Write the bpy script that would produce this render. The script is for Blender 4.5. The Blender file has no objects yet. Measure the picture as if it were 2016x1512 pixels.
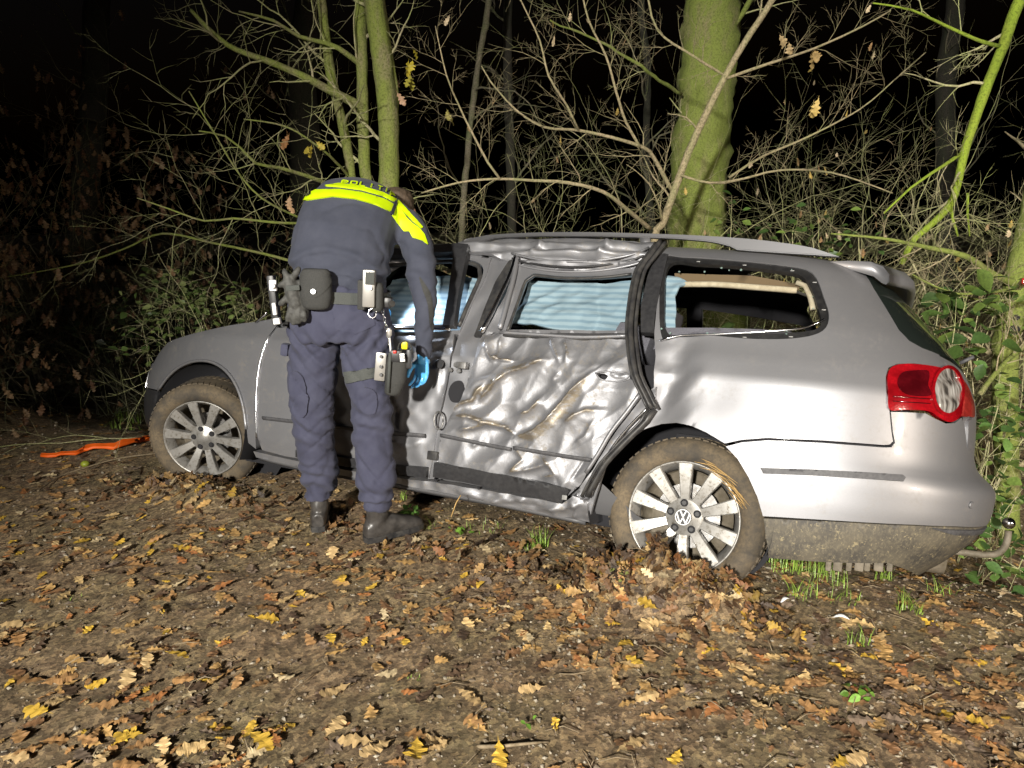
import bpy, bmesh, math, random
import numpy as np
from mathutils import Vector, Matrix, noise
from mathutils.geometry import delaunay_2d_cdt
R_ = random.Random(7)
C = bpy.context.scene.collection
# ---------------------------------------------------------------- camera, night sky, lamps, exposure
FPX, CX, CY, TH, CH = 1450.0, 1008.0, 756.0, math.radians(12.0), 1.40
sc = bpy.context.scene
cam = bpy.data.objects.new('camera', bpy.data.cameras.new('camera')); C.objects.link(cam)
cam.location = (0, 0, CH); cam.rotation_euler = (math.pi/2 - TH, 0, 0)
cam.data.sensor_width = 36; cam.data.lens = FPX/2016*36; cam.data.clip_end = 400; cam.data.clip_start = .05
sc.camera = cam
w = bpy.data.worlds.new('World'); sc.world = w; w.use_nodes = True
bg = w.node_tree.nodes['Background']
sky = w.node_tree.nodes.new('ShaderNodeTexSky'); sky.sky_type = 'NISHITA'; sky.sun_disc = False
sky.sun_elevation = math.radians(-4); sky.sun_rotation = math.radians(200)
w.node_tree.links.new(sky.outputs[0], bg.inputs[0]); bg.inputs[1].default_value = .05
def lamp(name, kind, loc, target, power, col, **k):
    l = bpy.data.lights.new(name, kind); l.energy = power; l.color = col
    for a, b in k.items(): setattr(l, a, b)
    o = bpy.data.objects.new(name, l); C.objects.link(o); o.location = loc
    o.rotation_euler = (Vector(target) - Vector(loc)).to_track_quat('-Z', 'Y').to_euler(); return o
lamp('work_light', 'SPOT', (-2.5, -5.6, 3.5), (1.5, 2.6, .1), 3050, (1.0, .95, .86), spot_size=math.radians(66), spot_blend=.85, shadow_soft_size=.22)
lamp('second_work_light', 'SPOT', (5.2, -3.2, 2.3), (1.9, 3.0, .5), 620, (1.0, .86, .70), spot_size=math.radians(50), spot_blend=.9, shadow_soft_size=.15)
sc.view_settings.view_transform = 'Standard'; sc.view_settings.look = 'None'; sc.view_settings.gamma = 1
sc.view_settings.exposure = 1.33; sc.view_settings.use_curve_mapping = False
sc.render.engine = 'CYCLES'
# ---------------------------------------------------------------- helpers
ct, st = math.cos(TH), math.sin(TH)
def ray(px, py):
    x, z = (px-CX)/FPX, -(py-CY)/FPX
    return Vector((x, ct + z*st, -st + z*ct))
CAM = Vector((0, 0, CH))
def at(px, py, Y):
    r = ray(px, py); return CAM + r*(Y/r.y)
def gr(px, py, z=0.0):
    r = ray(px, py); return CAM + r*((z-CH)/r.z)
def tag(o, label=None, cat=None, group=None, kind=None):
    if label: o['label'] = label
    if cat: o['category'] = cat
    if group: o['group'] = group
    if kind: o['kind'] = kind
    return o
def empty(name, loc, label, cat, group=None, mat4=None):
    o = bpy.data.objects.new(name, None); C.objects.link(o)
    if mat4 is not None: o.matrix_world = mat4
    else: o.location = loc
    o.empty_display_size = .1
    return tag(o, label, cat, group)
def link(name, me, mat, parent=None, smooth=True):
    o = bpy.data.objects.new(name, me); C.objects.link(o)
    if mat is not None:
        for m in (mat if isinstance(mat, (list, tuple)) else [mat]): me.materials.append(m)
    if smooth and len(me.polygons): me.polygons.foreach_set('use_smooth', [True]*len(me.polygons))
    if parent: o.parent = parent
    return o
def mesh(name, vs, fs, mat, parent=None, smooth=True, midx=None):
    me = bpy.data.meshes.new(name); me.from_pydata([tuple(v) for v in vs], [], fs); me.update()
    o = link(name, me, mat, parent, smooth)
    if midx is not None: me.polygons.foreach_set('material_index', midx)
    return o
def bm_obj(name, bm, mat, parent=None, smooth=True, sharp=None):
    if sharp is not None:
        bm.normal_update()
        for e in bm.edges:
            if len(e.link_faces) == 2 and e.calc_face_angle(0) > math.radians(sharp): e.smooth = False
    me = bpy.data.meshes.new(name); bm.to_mesh(me); bm.free(); return link(name, me, mat, parent, smooth)
def smoothpts(pts, step=.02, closed=False):
    P = [Vector(p) for p in pts]; n = len(P); out = []
    rng = range(n if closed else n-1)
    for i in rng:
        p1, p2 = P[i], P[(i+1) % n]
        p0 = P[(i-1) % n] if closed or i > 0 else p1
        p3 = P[(i+2) % n] if closed or i+2 < n else p2
        k = max(1, int((p2-p1).length/step))
        for j in range(k):
            t = j/k
            out.append(.5*((2*p1)+(-p0+p2)*t+(2*p0-5*p1+4*p2-p3)*t*t+(-p0+3*p1-3*p2+p3)*t**3))
    if not closed: out.append(P[-1])
    return out
def tube_geo(V, F, pts, rad, sides=6, flat=1.0, up=None, cap=True):
    """append a tube to vertex/face lists; rad a number or a list"""
    n = len(pts); base = len(V); prev = None
    for i, p in enumerate(pts):
        p = Vector(p)
        d = (Vector(pts[min(i+1, n-1)]) - Vector(pts[max(i-1, 0)]))
        if d.length < 1e-9: d = Vector((0, 0, 1))
        d.normalize()
        if up is not None: a = d.cross(Vector(up))
        elif prev is None: a = d.orthogonal()
        else: a = prev - d*prev.dot(d)
        if a.length < 1e-6: a = d.orthogonal()
        a.normalize(); prev = a; b = d.cross(a)
        r = rad[i] if hasattr(rad, '__len__') else rad
        for k in range(sides):
            t = 2*math.pi*k/sides
            V.append(p + a*(r*math.cos(t)) + b*(r*flat*math.sin(t)))
    for i in range(n-1):
        for k in range(sides):
            a0 = base+i*sides+k; a1 = base+i*sides+(k+1) % sides
            F.append((a0, a1, a1+sides, a0+sides))
    if cap:
        F.append(tuple(base+k for k in range(sides))[::-1]); F.append(tuple(base+(n-1)*sides+k for k in range(sides)))
def tube(name, pts, rad, mat, parent=None, sides=8, flat=1.0, up=None):
    V, F = [], []; tube_geo(V, F, pts, rad, sides, flat, up); return mesh(name, V, F, mat, parent)
def box_bm(bm, c, s, rot=None, bev=0.0):
    M = Matrix.Translation(Vector(c)) @ (rot.to_4x4() if rot is not None else Matrix.Identity(4)) @ Matrix.Diagonal((s[0], s[1], s[2], 1))
    g = bmesh.ops.create_cube(bm, size=1, matrix=M)
    if bev:
        es = list({e for v in g['verts'] for e in v.link_edges})
        bmesh.ops.bevel(bm, geom=es, offset=bev, segments=2, affect='EDGES', profile=.6)
def box(name, c, s, mat, parent=None, rot=None, bev=.003):
    bm = bmesh.new(); box_bm(bm, c, s, rot, bev); return bm_obj(name, bm, mat, parent, sharp=35)
def lathe_geo(V, F, prof, seg=48, M=None, close=False):
    """prof: (radius, axial) pairs about the local y axis"""
    b = len(V); n = len(prof)
    for r, a in prof:
        for k in range(seg):
            t = 2*math.pi*k/seg; v = Vector((r*math.cos(t), a, r*math.sin(t)))
            V.append(M @ v if M is not None else v)
    for i in range(n-1 if not close else n):
        j = (i+1) % n
        for k in range(seg):
            F.append((b+i*seg+k, b+i*seg+(k+1) % seg, b+j*seg+(k+1) % seg, b+j*seg+k))
def nz(p, s=1.0, o=0.0): return noise.noise(Vector(p)*s + Vector((o, o*1.7, -o)))
# ---------------------------------------------------------------- materials
def mat(name, col, rough=.6, metal=0.0, **k):
    m = bpy.data.materials.new(name); m.use_nodes = True; b = m.node_tree.nodes['Principled BSDF']
    b.inputs['Base Color'].default_value = (*col, 1); b.inputs['Roughness'].default_value = rough; b.inputs['Metallic'].default_value = metal
    for a, v in k.items(): b.inputs[a.replace('_', ' ')].default_value = v
    return m
def N(m, t, **k):
    n = m.node_tree.nodes.new(t)
    for a, v in k.items():
        if a in n.inputs: n.inputs[a].default_value = v
        else: setattr(n, a, v)
    return n
def L(m, a, b): m.node_tree.links.new(a, b)
def ramp(m, src, stops):
    r = N(m, 'ShaderNodeValToRGB'); e = r.color_ramp.elements
    while len(e) > 1: e.remove(e[-1])
    e[0].position = stops[0][0]; e[0].color = (*stops[0][1], 1)
    for p, c in stops[1:]:
        q = e.new(p); q.color = (*c, 1)
    L(m, src, r.inputs[0]); return r.outputs[0]
def tex(m, scale, detail=4, kind='Noise', coord='Object', rough=.6, stretch=None):
    tc = N(m, 'ShaderNodeTexCoord'); src = tc.outputs[coord]
    if stretch:
        mp = N(m, 'ShaderNodeMapping'); mp.inputs['Scale'].default_value = stretch; L(m, src, mp.inputs[0]); src = mp.outputs[0]
    t = N(m, 'ShaderNodeTex'+kind); t.inputs['Scale'].default_value = scale
    if kind == 'Noise': t.inputs['Detail'].default_value = detail; t.inputs['Roughness'].default_value = rough
    L(m, src, t.inputs['Vector']); return t
def mixc(m, fac, a, b, mode='MIX'):
    x = N(m, 'ShaderNodeMix', data_type='RGBA', blend_type=mode)
    if isinstance(fac, (int, float)): x.inputs[0].default_value = fac
    else: L(m, fac, x.inputs[0])
    for i, s in ((6, a), (7, b)):
        if isinstance(s, tuple): x.inputs[i].default_value = (*s, 1)
        else: L(m, s, x.inputs[i])
    return x.outputs[2]
def bsdf(m): return m.node_tree.nodes['Principled BSDF']
def bump(m, src, strength=.3, dist=.01, prev=None):
    b = N(m, 'ShaderNodeBump'); b.inputs['Strength'].default_value = strength; b.inputs['Distance'].default_value = dist
    L(m, src, b.inputs['Height'])
    if prev: L(m, prev, b.inputs['Normal'])
    L(m, b.outputs[0], bsdf(m).inputs['Normal']); return b.outputs[0]
def noisy(name, c1, c2, scale=20, rough=.7, bumps=.2, bdist=.004, detail=5, lo=.35, hi=.65, stretch=None, metal=0, **k):
    m = mat(name, c1, rough, metal, **k); t = tex(m, scale, detail, stretch=stretch)
    L(m, ramp(m, t.outputs[0], [(lo, c1), (hi, c2)]), bsdf(m).inputs['Base Color'])
    if bumps: bump(m, t.outputs[0], bumps, bdist)
    return m
def paint_mat(name, dirt=.25, mud=(.16, .125, .07)):
    m = mat(name, (.56, .56, .57), .50, .66, Coat_Weight=.15, Coat_Roughness=.10)
    fl = tex(m, 1800, 1); gr_ = tex(m, 9, 6, rough=.7); st_ = tex(m, 60, 5, rough=.75)
    base = ramp(m, fl.outputs[0], [(.3, (.222, .224, .240)), (.7, (.300, .302, .318))])
    mk = N(m, 'ShaderNodeMath', operation='MULTIPLY'); L(m, gr_.outputs[0], mk.inputs[0]); L(m, st_.outputs[0], mk.inputs[1])
    f = N(m, 'ShaderNodeMapRange'); L(m, mk.outputs[0], f.inputs[0]); f.inputs[1].default_value = .27; f.inputs[2].default_value = .46; f.inputs[4].default_value = dirt
    L(m, mixc(m, f.outputs[0], base, mud), bsdf(m).inputs['Base Color'])
    r = N(m, 'ShaderNodeMapRange'); L(m, f.outputs[0], r.inputs[0]); r.inputs[3].default_value = .49; r.inputs[4].default_value = .75; L(m, r.outputs[0], bsdf(m).inputs['Roughness'])
    mt = N(m, 'ShaderNodeMapRange'); L(m, f.outputs[0], mt.inputs[0]); mt.inputs[3].default_value = .66; mt.inputs[4].default_value = .1; L(m, mt.outputs[0], bsdf(m).inputs['Metallic'])
    return m
M = {}
M['paint'] = paint_mat('silver_paint', .22)
M['paint_dirty'] = paint_mat('dirty_silver_paint', .85)
M['paint_dull'] = paint_mat('dusty_silver_paint', .6)
bsdf(M['paint_dirty']).inputs['Coat Weight'].default_value = .4
M['black_plastic'] = noisy('black_plastic', (.018, .018, .02), (.03, .03, .032), 60, .42, .1, .001)
M['rubber'] = noisy('black_rubber', (.02, .02, .022), (.05, .048, .045), 25, .45, .2, .002)
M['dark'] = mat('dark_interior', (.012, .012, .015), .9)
M['seat'] = noisy('grey_seat_cloth', (.07, .07, .085), (.12, .12, .14), 200, .95, .3, .001)
M['chrome'] = mat('bright_trim', (.75, .75, .76), .16, 1.0)
M['steel'] = noisy('brake_steel', (.16, .15, .14), (.30, .30, .30), 30, .45, .1, .001, metal=.8)
M['grey_strip'] = noisy('grey_trim_plastic', (.05, .05, .055), (.08, .08, .085), 90, .6, .05, .0005)
M['seal_black'] = noisy('window_black', (.008, .008, .009), (.018, .018, .018), 40, .45, .15, .002)
M['glass_dark'] = mat('tinted_glass', (.012, .016, .014), .06, 0, Specular_IOR_Level=.8)
g = mat('clear_glass', (.9, 1, .97), .02, 0, Transmission_Weight=1.0, IOR=1.45); M['glass'] = g
M['cream'] = noisy('cream_foam', (.30, .26, .18), (.40, .36, .26), 40, .9, .3, .004)
M['brown'] = mat('brown_lining', (.12, .085, .045), .9)
def valance_mat():
    m = mat('muddy_dark_plastic', (.05, .048, .045), .6)
    a = tex(m, 7, 6, rough=.7); b_ = tex(m, 90, 4, rough=.8, stretch=(1, 1, .5)); c_ = tex(m, 38, 3, kind='Noise', rough=.9)
    base = ramp(m, a.outputs[0], [(.38, (.04, .038, .036)), (.62, (.10, .088, .066))])
    base = mixc(m, ramp(m, b_.outputs[0], [(.5, (0, 0, 0)), (.62, (.75, .75, .75))]), base, (.15, .13, .09))
    base = mixc(m, ramp(m, c_.outputs[0], [(.60, (0, 0, 0)), (.66, (.8, .8, .8))]), base, (.26, .22, .13))
    L(m, base, bsdf(m).inputs['Base Color']); bump(m, b_.outputs[0], .5, .003); return m
M['valance'] = valance_mat()
def tyre_mat():
    m = mat('muddy_tyre', (.05, .045, .04), .85)
    a = tex(m, 6, 5); b_ = tex(m, 60, 6, rough=.75)
    base = ramp(m, a.outputs[0], [(.33, (.045, .04, .034)), (.52, (.125, .096, .06)), (.68, (.17, .13, .08))])
    base = mixc(m, ramp(m, b_.outputs[0], [(.35, (.6, .6, .6)), (.6, (0, 0, 0))]), base, (.035, .033, .03))
    L(m, base, bsdf(m).inputs['Base Color']); bump(m, b_.outputs[0], .35, .003); return m
M['tyre'] = tyre_mat()
def rim_mat():
    m = mat('dirty_alloy', (.5, .5, .49), .42, .55); a = tex(m, 45, 6, rough=.8)
    L(m, ramp(m, a.outputs[0], [(.33, (.13, .11, .08)), (.46, (.33, .32, .30)), (.7, (.40, .395, .38))]), bsdf(m).inputs['Base Color']); return m
M['rim'] = rim_mat()
M['rimwell'] = noisy('muddy_rim_well', (.09, .075, .05), (.17, .145, .11), 25, .7, .2, .003)
M['emblem'] = mat('emblem_silver', (.62, .62, .62), .4, .3)
def red_mat(name, c):
    m = mat(name, c, .10, 0, Coat_Weight=1.0, Coat_Roughness=.03); t = tex(m, 7, 3, stretch=(1, 1, 2)); w_ = tex(m, 120, kind='Voronoi')
    L(m, mixc(m, ramp(m, w_.outputs['Distance'], [(.1, (0, 0, 0)), (.6, (.5, .5, .5))]), ramp(m, t.outputs[0], [(.35, tuple(v*.30 for v in c)), (.65, c)]), tuple(v*.35 for v in c)), bsdf(m).inputs['Base Color']); bump(m, w_.outputs['Distance'], .08, .002); return m
M['red'] = red_mat('red_lens', (.42, .006, .012)); M['red_dark'] = red_mat('dark_red_lens', (.12, .004, .008)); M['red_pale'] = red_mat('pale_red_lens', (.55, .05, .04))
def curtain_mat():
    m = mat('curtain_airbag_fabric', (.40, .58, .68), .85); wv = N(m, 'ShaderNodeTexWave', bands_direction='Z'); tc = N(m, 'ShaderNodeTexCoord')
    L(m, tc.outputs['Object'], wv.inputs[0]); wv.inputs['Scale'].default_value = 11; wv.inputs['Distortion'].default_value = 1.3; wv.inputs['Detail'].default_value = 2; wv.inputs['Detail Scale'].default_value = 1.5
    L(m, ramp(m, wv.outputs['Fac'], [(.22, (.14, .22, .275)), (.42, (.185, .27, .32)), (.7, (.215, .30, .345))]), bsdf(m).inputs['Base Color'])
    t = tex(m, 500, 2); bump(m, t.outputs[0], .15, .0005); return m
M['curtain'] = curtain_mat()

# ================================================================ THE CAR
RW = Matrix(((-0.88929687, -0.44420173, 0.10879293), (0.45724861, -0.85911488, 0.22988113), (-0.00864797, 0.25417799, 0.96711879)))
TW = Vector((0.99279735, 3.37683049, -0.23604843))
CARM = Matrix.Translation(TW) @ RW.to_4x4()
car = empty('crashed_station_wagon', None, 'silver estate car with crushed side doors, sunk into the leafy verge', 'car', mat4=CARM)
def W2C(p): return RW.transposed() @ (Vector(p) - TW)
def C2W(p): return RW @ Vector(p) + TW
# body shell: profile table t: z, half width, rear reach, front reach
TB = np.array([
 (.13, .13, .76, .84, .95), (.20, .20, .845, .90, 1.02), (.25, .25, .875, .96, 1.06), (.30, .30, .888, 1.01, 1.17), (.36, .36, .90, 1.065, 1.20),
 (.45, .45, .908, 1.105, 1.22), (.545, .545, .912, 1.115, 1.22), (.575, .575, .912, 1.10, 1.21), (.61, .61, .911, 1.05, 1.20), (.66, .66, .909, 1.03, 1.18),
 (.75, .75, .906, 1.03, 1.12), (.84, .84, .902, 1.025, 1.02), (.885, .885, .897, 1.02, .94), (.90, .90, .888, 1.015, .82), (.96, .96, .862, .995, .70), (1.0, 1.0, .842, .975, .6),
 (1.10, 1.12, .795, .905, .5), (1.20, 1.235, .742, .825, .4), (1.30, 1.35, .688, .74, .3), (1.36, 1.42, .65, .68, .3), (1.40, 1.465, .60, .63, .3), (1.43, 1.485, .54, .58, .3),
 (1.50, 1.492, .44, .53, .3), (1.60, 1.498, .30, .50, .3), (1.90, 1.502, .0, .48, .3)])
_t = np.arange(.13, 1.9001, .005); _T = [np.interp(_t, TB[:, 0], TB[:, k]) for k in range(1, 5)]
def _sm(a, k=3):
    p = np.pad(a, k, mode='edge'); return np.convolve(p, np.ones(2*k+1)/(2*k+1), 'valid')
_T = [_sm(_T[0], 1), _sm(_T[1], 2), _sm(_T[2], 4), _sm(_T[3], 5)]
X1 = 2.45
def S(u, t):
    u = np.asarray(u, float); t = np.asarray(t, float)
    z = np.interp(t, _t, _T[0]); W_ = np.interp(t, _t, _T[1]); A = np.interp(t, _t, _T[2]); B = np.interp(t, _t, _T[3])
    al = np.clip(-u/1.1, 0, math.pi); be = np.clip((u-X1)/1.1, 0, math.pi)
    n, m = 3.3, 2.6
    Wm = np.maximum(W_, .02)
    r = (np.abs(np.sin(al)/A)**n + np.abs(np.cos(al)/Wm)**n)**(-1/n)
    rf = (np.abs(np.sin(be)/B)**m + np.abs(np.cos(be)/Wm)**m)**(-1/m)
    x = np.where(u < 0, -r*np.sin(al), np.where(u > X1, X1 + rf*np.sin(be), u))
    y = np.where(u < 0, r*np.cos(al), np.where(u > X1, rf*np.cos(be), Wm))
    k = np.clip((t-1.0)/.4, 0, 1)
    z = z - .022*(x-1.2)**2*k
    return np.stack([x, y, z], -1)
def Sn(u, t):
    e = 1e-3; a = S(u+e, t)-S(u-e, t); b = S(u, t+e)-S(u, t-e); n = np.cross(b, a)
    n = -n; l = np.linalg.norm(n, axis=-1, keepdims=True); l[l < 1e-12] = 1
    n = n/l
    return n
_chk = Sn(np.array([1.0]), np.array([.5]))[0]
SGN = 1.0 if _chk[1] > 0 else -1.0
_RW = np.array(RW); _TW = np.array(TW)
def projn(P):
    Wd = P @ _RW.T + _TW; Wd = Wd - np.array([0, 0, CH])
    d = Wd[..., 1]*ct - Wd[..., 2]*st; up = Wd[..., 1]*st + Wd[..., 2]*ct
    return np.stack([CX + FPX*Wd[..., 0]/d, CY - FPX*up/d], -1), d
_gu = np.concatenate([np.linspace(-1.75, 0, 220), np.linspace(0.01, 4.1, 320)]); _gt = np.linspace(.13, 1.6, 300)
_GU, _GT = np.meshgrid(_gu, _gt, indexing='ij'); _GP = S(_GU, _GT); _GX, _GD = projn(_GP)
_GN = Sn(_GU, _GT)*SGN; _camc = _RW.T @ (np.array([0, 0, CH]) - _TW)
_VIS = ((_camc - _GP)*_GN).sum(-1) > 0
def inv(px, py):
    d = (_GX[..., 0]-px)**2 + (_GX[..., 1]-py)**2; d = np.where(_VIS, d, 1e12)
    i = np.unravel_index(np.argmin(d), d.shape); u, t = _GU[i], _GT[i]
    u0, t0 = u, t
    for _ in range(4):
        e = 1e-3; q, _d = projn(S(np.array([u, u+e, u]), np.array([t, t, t+e])))
        J = np.array([q[1]-q[0], q[2]-q[0]]).T/e; r = np.array([px, py])-q[0]
        if abs(np.linalg.det(J)) < 1e3: break
        s = np.linalg.solve(J, r); s = np.clip(s, -.03, .03); u += s[0]; t += s[1]
    if abs(u-u0) > .08 or abs(t-t0) > .08: u, t = u0, t0
    return (float(u), float(t))
def ut(*p):
    """pixel pairs -> list of (u,t); an ('r', u, t) entry is passed as it is"""
    return [(q[1], q[2]) if q[0] == 'r' else inv(*q) for q in p]
def SP(u, t, off=0.0):
    return Vector(S(u, t)) + Vector(Sn(np.array([u]), np.array([t]))[0]*SGN)*off
def cp(px, py, off=0.0):
    u, t = inv(px, py); return SP(u, t, off)
def inpoly(P, poly):
    poly = np.asarray(poly); x, y = P[:, 0], P[:, 1]; c = np.zeros(len(P), bool); j = len(poly)-1
    for i in range(len(poly)):
        xi, yi, xj, yj = *poly[i], *poly[j]
        if yi != yj: c ^= ((yi > y) != (yj > y)) & (x < (xj-xi)*(y-yi)/(yj-yi)+xi)
        j = i
    return c
def dens(poly, step):
    o = []; n = len(poly)
    for i in range(n):
        a, b = np.array(poly[i]), np.array(poly[(i+1) % n]); k = max(1, int(np.linalg.norm(b-a)/step))
        for j in range(k): o.append(tuple(a+(b-a)*j/k))
    return o
def sm2(poly, step=.02): return [(p.x, p.y) for p in smoothpts([(a, b, 0) for a, b in poly], step, True)]
def triang(outer, holes, grid):
    loops = [dens(outer, grid)] + [dens(h, grid) for h in holes]
    pts = []; edges = []
    for lp in loops:
        b = len(pts); pts += lp; edges += [(b+i, b+(i+1) % len(lp)) for i in range(len(lp))]
    B = np.array(pts); lo, hi = B.min(0), B.max(0)
    gx, gy = np.meshgrid(np.arange(lo[0]+grid*.5, hi[0], grid), np.arange(lo[1]+grid*.5, hi[1], grid)); G = np.stack([gx.ravel(), gy.ravel()], -1)
    ok = inpoly(G, loops[0])
    for h in loops[1:]: ok &= ~inpoly(G, h)
    G = G[ok]
    if len(G):
        keep = np.ones(len(G), bool)
        for s in range(0, len(G), 4000):
            dd = ((G[s:s+4000, None]-B[None])**2).sum(-1).min(1); keep[s:s+4000] = dd > (grid*.45)**2
        G = G[keep]
    allp = [Vector(p) for p in pts] + [Vector(g) for g in G]
    vo, eo, fo, *_ = delaunay_2d_cdt(allp, edges, [], 0, 1e-6)
    Vv = np.array([tuple(v) for v in vo]); Ff = np.array([f for f in fo if len(f) == 3])
    cen = Vv[Ff].mean(1); ok = inpoly(cen, loops[0])
    for h in loops[1:]: ok &= ~inpoly(cen, h)
    return Vv, Ff[ok]
def panel(name, outer, material, holes=(), grid=.03, off=0.0, disp=None, flange=.014, parent=car, both=False, fn=None, mirror=False):
    Vv, Ff = triang(outer, list(holes), grid)
    global LASTUV; LASTUV = Vv
    u, t = Vv[:, 0], Vv[:, 1]; P = S(u, t); n = Sn(u, t)*SGN
    o_ = off + (disp(u, t) if disp is not None else 0)
    P = P + n*(o_[:, None] if hasattr(o_, 'shape') and getattr(o_, 'ndim', 0) else o_)
    if fn: P = fn(P, u, t)
    if mirror: P = P*np.array([1, -1, 1]); n = n*np.array([1, -1, 1])
    bm = bmesh.new(); vs = [bm.verts.new(p) for p in P]
    for f in Ff:
        try: bm.faces.new([vs[i] for i in f])
        except ValueError: pass
    bm.normal_update()
    fl = [f for f in bm.faces]
    if fl:
        k = fl[0].verts[0].index; bm.verts.index_update()
        s = sum(f.normal.dot(Vector(n[f.verts[0].index])) for f in fl[:200])
        if s < 0:
            for f in fl: f.normal_flip()
    if flange:
        be = [e for e in bm.edges if len(e.link_faces) == 1]; mp = {}
        for e in be:
            for v in e.verts:
                if v not in mp: mp[v] = bm.verts.new(v.co - Vector(n[v.index])*flange)
        for e in be:
            a, b = e.verts
            l = e.link_loops[0]; a, b = l.vert, l.link_loop_next.vert
            bm.faces.new((b, a, mp[a], mp[b])); e.smooth = False
    return bm_obj(name, bm, material, parent)
def fold(pts, amp, wd, skew=.35):
    """a crease in the sheet metal along a polyline of pixels; returns a displacement function"""
    Q = np.array(ut(*pts))
    def f(u, t):
        best = np.full(u.shape, 1e9); sg = np.ones(u.shape); taper = np.ones(u.shape)
        for i in range(len(Q)-1):
            a, b = Q[i], Q[i+1]; d = b-a; l2 = (d*d).sum(); s = np.clip(((u-a[0])*d[0]+(t-a[1])*d[1])/l2, 0, 1)
            qx, qy = a[0]+s*d[0], a[1]+s*d[1]; dist = np.hypot(u-qx, t-qy); side = np.sign((u-a[0])*d[1]-(t-a[1])*d[0])
            g_ = (i+s)/(len(Q)-1); m_ = dist < best
            best = np.where(m_, dist, best); sg = np.where(m_, side, sg); taper = np.where(m_, np.clip(np.sin(np.pi*np.clip(g_*.9+.05, 0, 1))*1.6, 0, 1), taper)
        wl = np.where(sg > 0, wd, wd*skew); return 1.25*amp*taper*np.exp(-(best/wl)**.9)
    return f
def vnoise(u, t, s, o, st_=(1, 1), ang=0.0):
    ca, sa = math.cos(ang), math.sin(ang)
    return np.array([noise.noise(Vector(((a*ca+b*sa)*s*st_[0]+o, (-a*sa+b*ca)*s*st_[1]-o, o))) for a, b in zip(u, t)])
# ---- rear quarter with side window opening
win_out = sm2(ut((1306, 508), (1345, 505), (1440, 511), (1540, 521), (1588, 530), (1608, 548), (1622, 585), (1632, 618), (1626, 645), (1600, 660), (1550, 667), (1480, 667), (1400, 661), (1330, 662), (1304, 666), (1298, 600)), .02)
win_in = sm2(ut((1318, 519), (1380, 518), (1450, 522), (1530, 531), (1578, 541), (1598, 567), (1609, 598), (1617, 628), (1606, 647), (1545, 654), (1470, 656), (1390, 656), (1318, 658), (1308, 600)), .02)
arch_r = sm2  # (arches are given point by point below)
TLo = [(1745, 772), (1744, 742), (1749, 724), (1766, 716), (1800, 715), (1845, 722), (1872, 730)]
q_out = ut((1256, 850), (1275, 842), (1300, 834), (1330, 832), (1360, 838), (1390, 851), (1427, 873), (1460, 866), (1510, 862), (1620, 867), (1740, 876), (1752, 875), (1758, 869), (1755, 850), (1751, 809)) + ut(*TLo) + \
    ut((1848, 698), (1815, 685), (1790, 671), (1770, 650), (1745, 608), (1720, 568), (1697, 535), (1676, 512), (1640, 500), (1560, 487), (1440, 478), (1300, 478), (1296, 500), (1298, 560), (1288, 655), (1290, 700), (1284, 760), (1264, 815))
def qdent(u, t):
    a = np.array(inv(1325, 720)); b = np.array(inv(1300, 790)); c_ = np.array(inv(1400, 770))
    d = -.030*np.exp(-(((u-a[0])/.075)**2+((t-a[1])/.12)**2)) - .035*np.exp(-(((u-b[0])/.07)**2+((t-b[1])/.10)**2)) - .012*np.exp(-(((u-c_[0])/.16)**2+((t-c_[1])/.10)**2))
    k = np.exp(-(((u-a[0])/.10)**2+((t-a[1]+.06)/.16)**2))
    return d + .010*k*vnoise(u, t, 14, 3.1) + .005*k*vnoise(u, t, 34, 8.1)
panel('rear_quarter_panel', q_out, M['paint'], [win_out], .02, disp=qdent)
panel('window_surround', win_out, M['seal_black'], [win_in], .02, off=-.006, flange=.02)
# ---- rear bumper and its lower valance wrap round the tail
UR = -math.pi*1.1
VAL = [(1503, 1018), (1650, 1026), (1800, 1034), (1880, 1037), (1925, 1034)]
bt = ut((1503, 1018))[0][1]; vt = ut((1880, 1037))[0][1]
b_out = ut((1429, 879), (1452, 903), (1474, 940), (1491, 978), (1502, 1016)) + ut(*[(a, b-1) for a, b in VAL[1:4]]) + [(-1.45, vt-.002), (-1.9, vt-.002), (UR+.55, vt)] + \
    [(UR+.55, .60), (-1.9, .60), (-1.52, .60), (-1.47, .64)] + ut((1903, 880), (1899, 838), (1893, 822), (1880, 833), (1862, 834), (1840, 824), (1822, 814), (1790, 812), (1754, 811), (1758, 850), (1762, 872), (1755, 881), (1740, 881), (1620, 872), (1510, 867), (1460, 871))
panel('rear_bumper', b_out, M['paint'], grid=.02)
v_out = ut((1503, 1021), *[(a, b+2) for a, b in VAL[1:4]]) + [(-1.45, vt-.007), (-1.9, vt-.007), (UR+.55, vt-.005), (UR+.55, .19), (-1.5, .19), (-1.15, .20)] + ut((1750, 1110), (1620, 1108), (1513, 1100), (1508, 1060))
panel('bumper_valance', v_out, M['valance'], grid=.02, off=-.004, flange=.03)
panel('bumper_lip_strip', [(-.95, vt-.012), (-1.4, vt-.012), (UR+.6, vt-.012), (UR+.6, vt-.035), (-1.4, vt-.035), (-1.05, vt-.03)], M['grey_strip'], grid=.03, off=.004)
panel('rub_strip', ut((1497, 921), (1600, 924), (1700, 930), (1774, 936), (1780, 941), (1776, 948), (1690, 942), (1600, 936), (1503, 932)), M['grey_strip'], grid=.012, off=.012, flange=.014)
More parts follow.
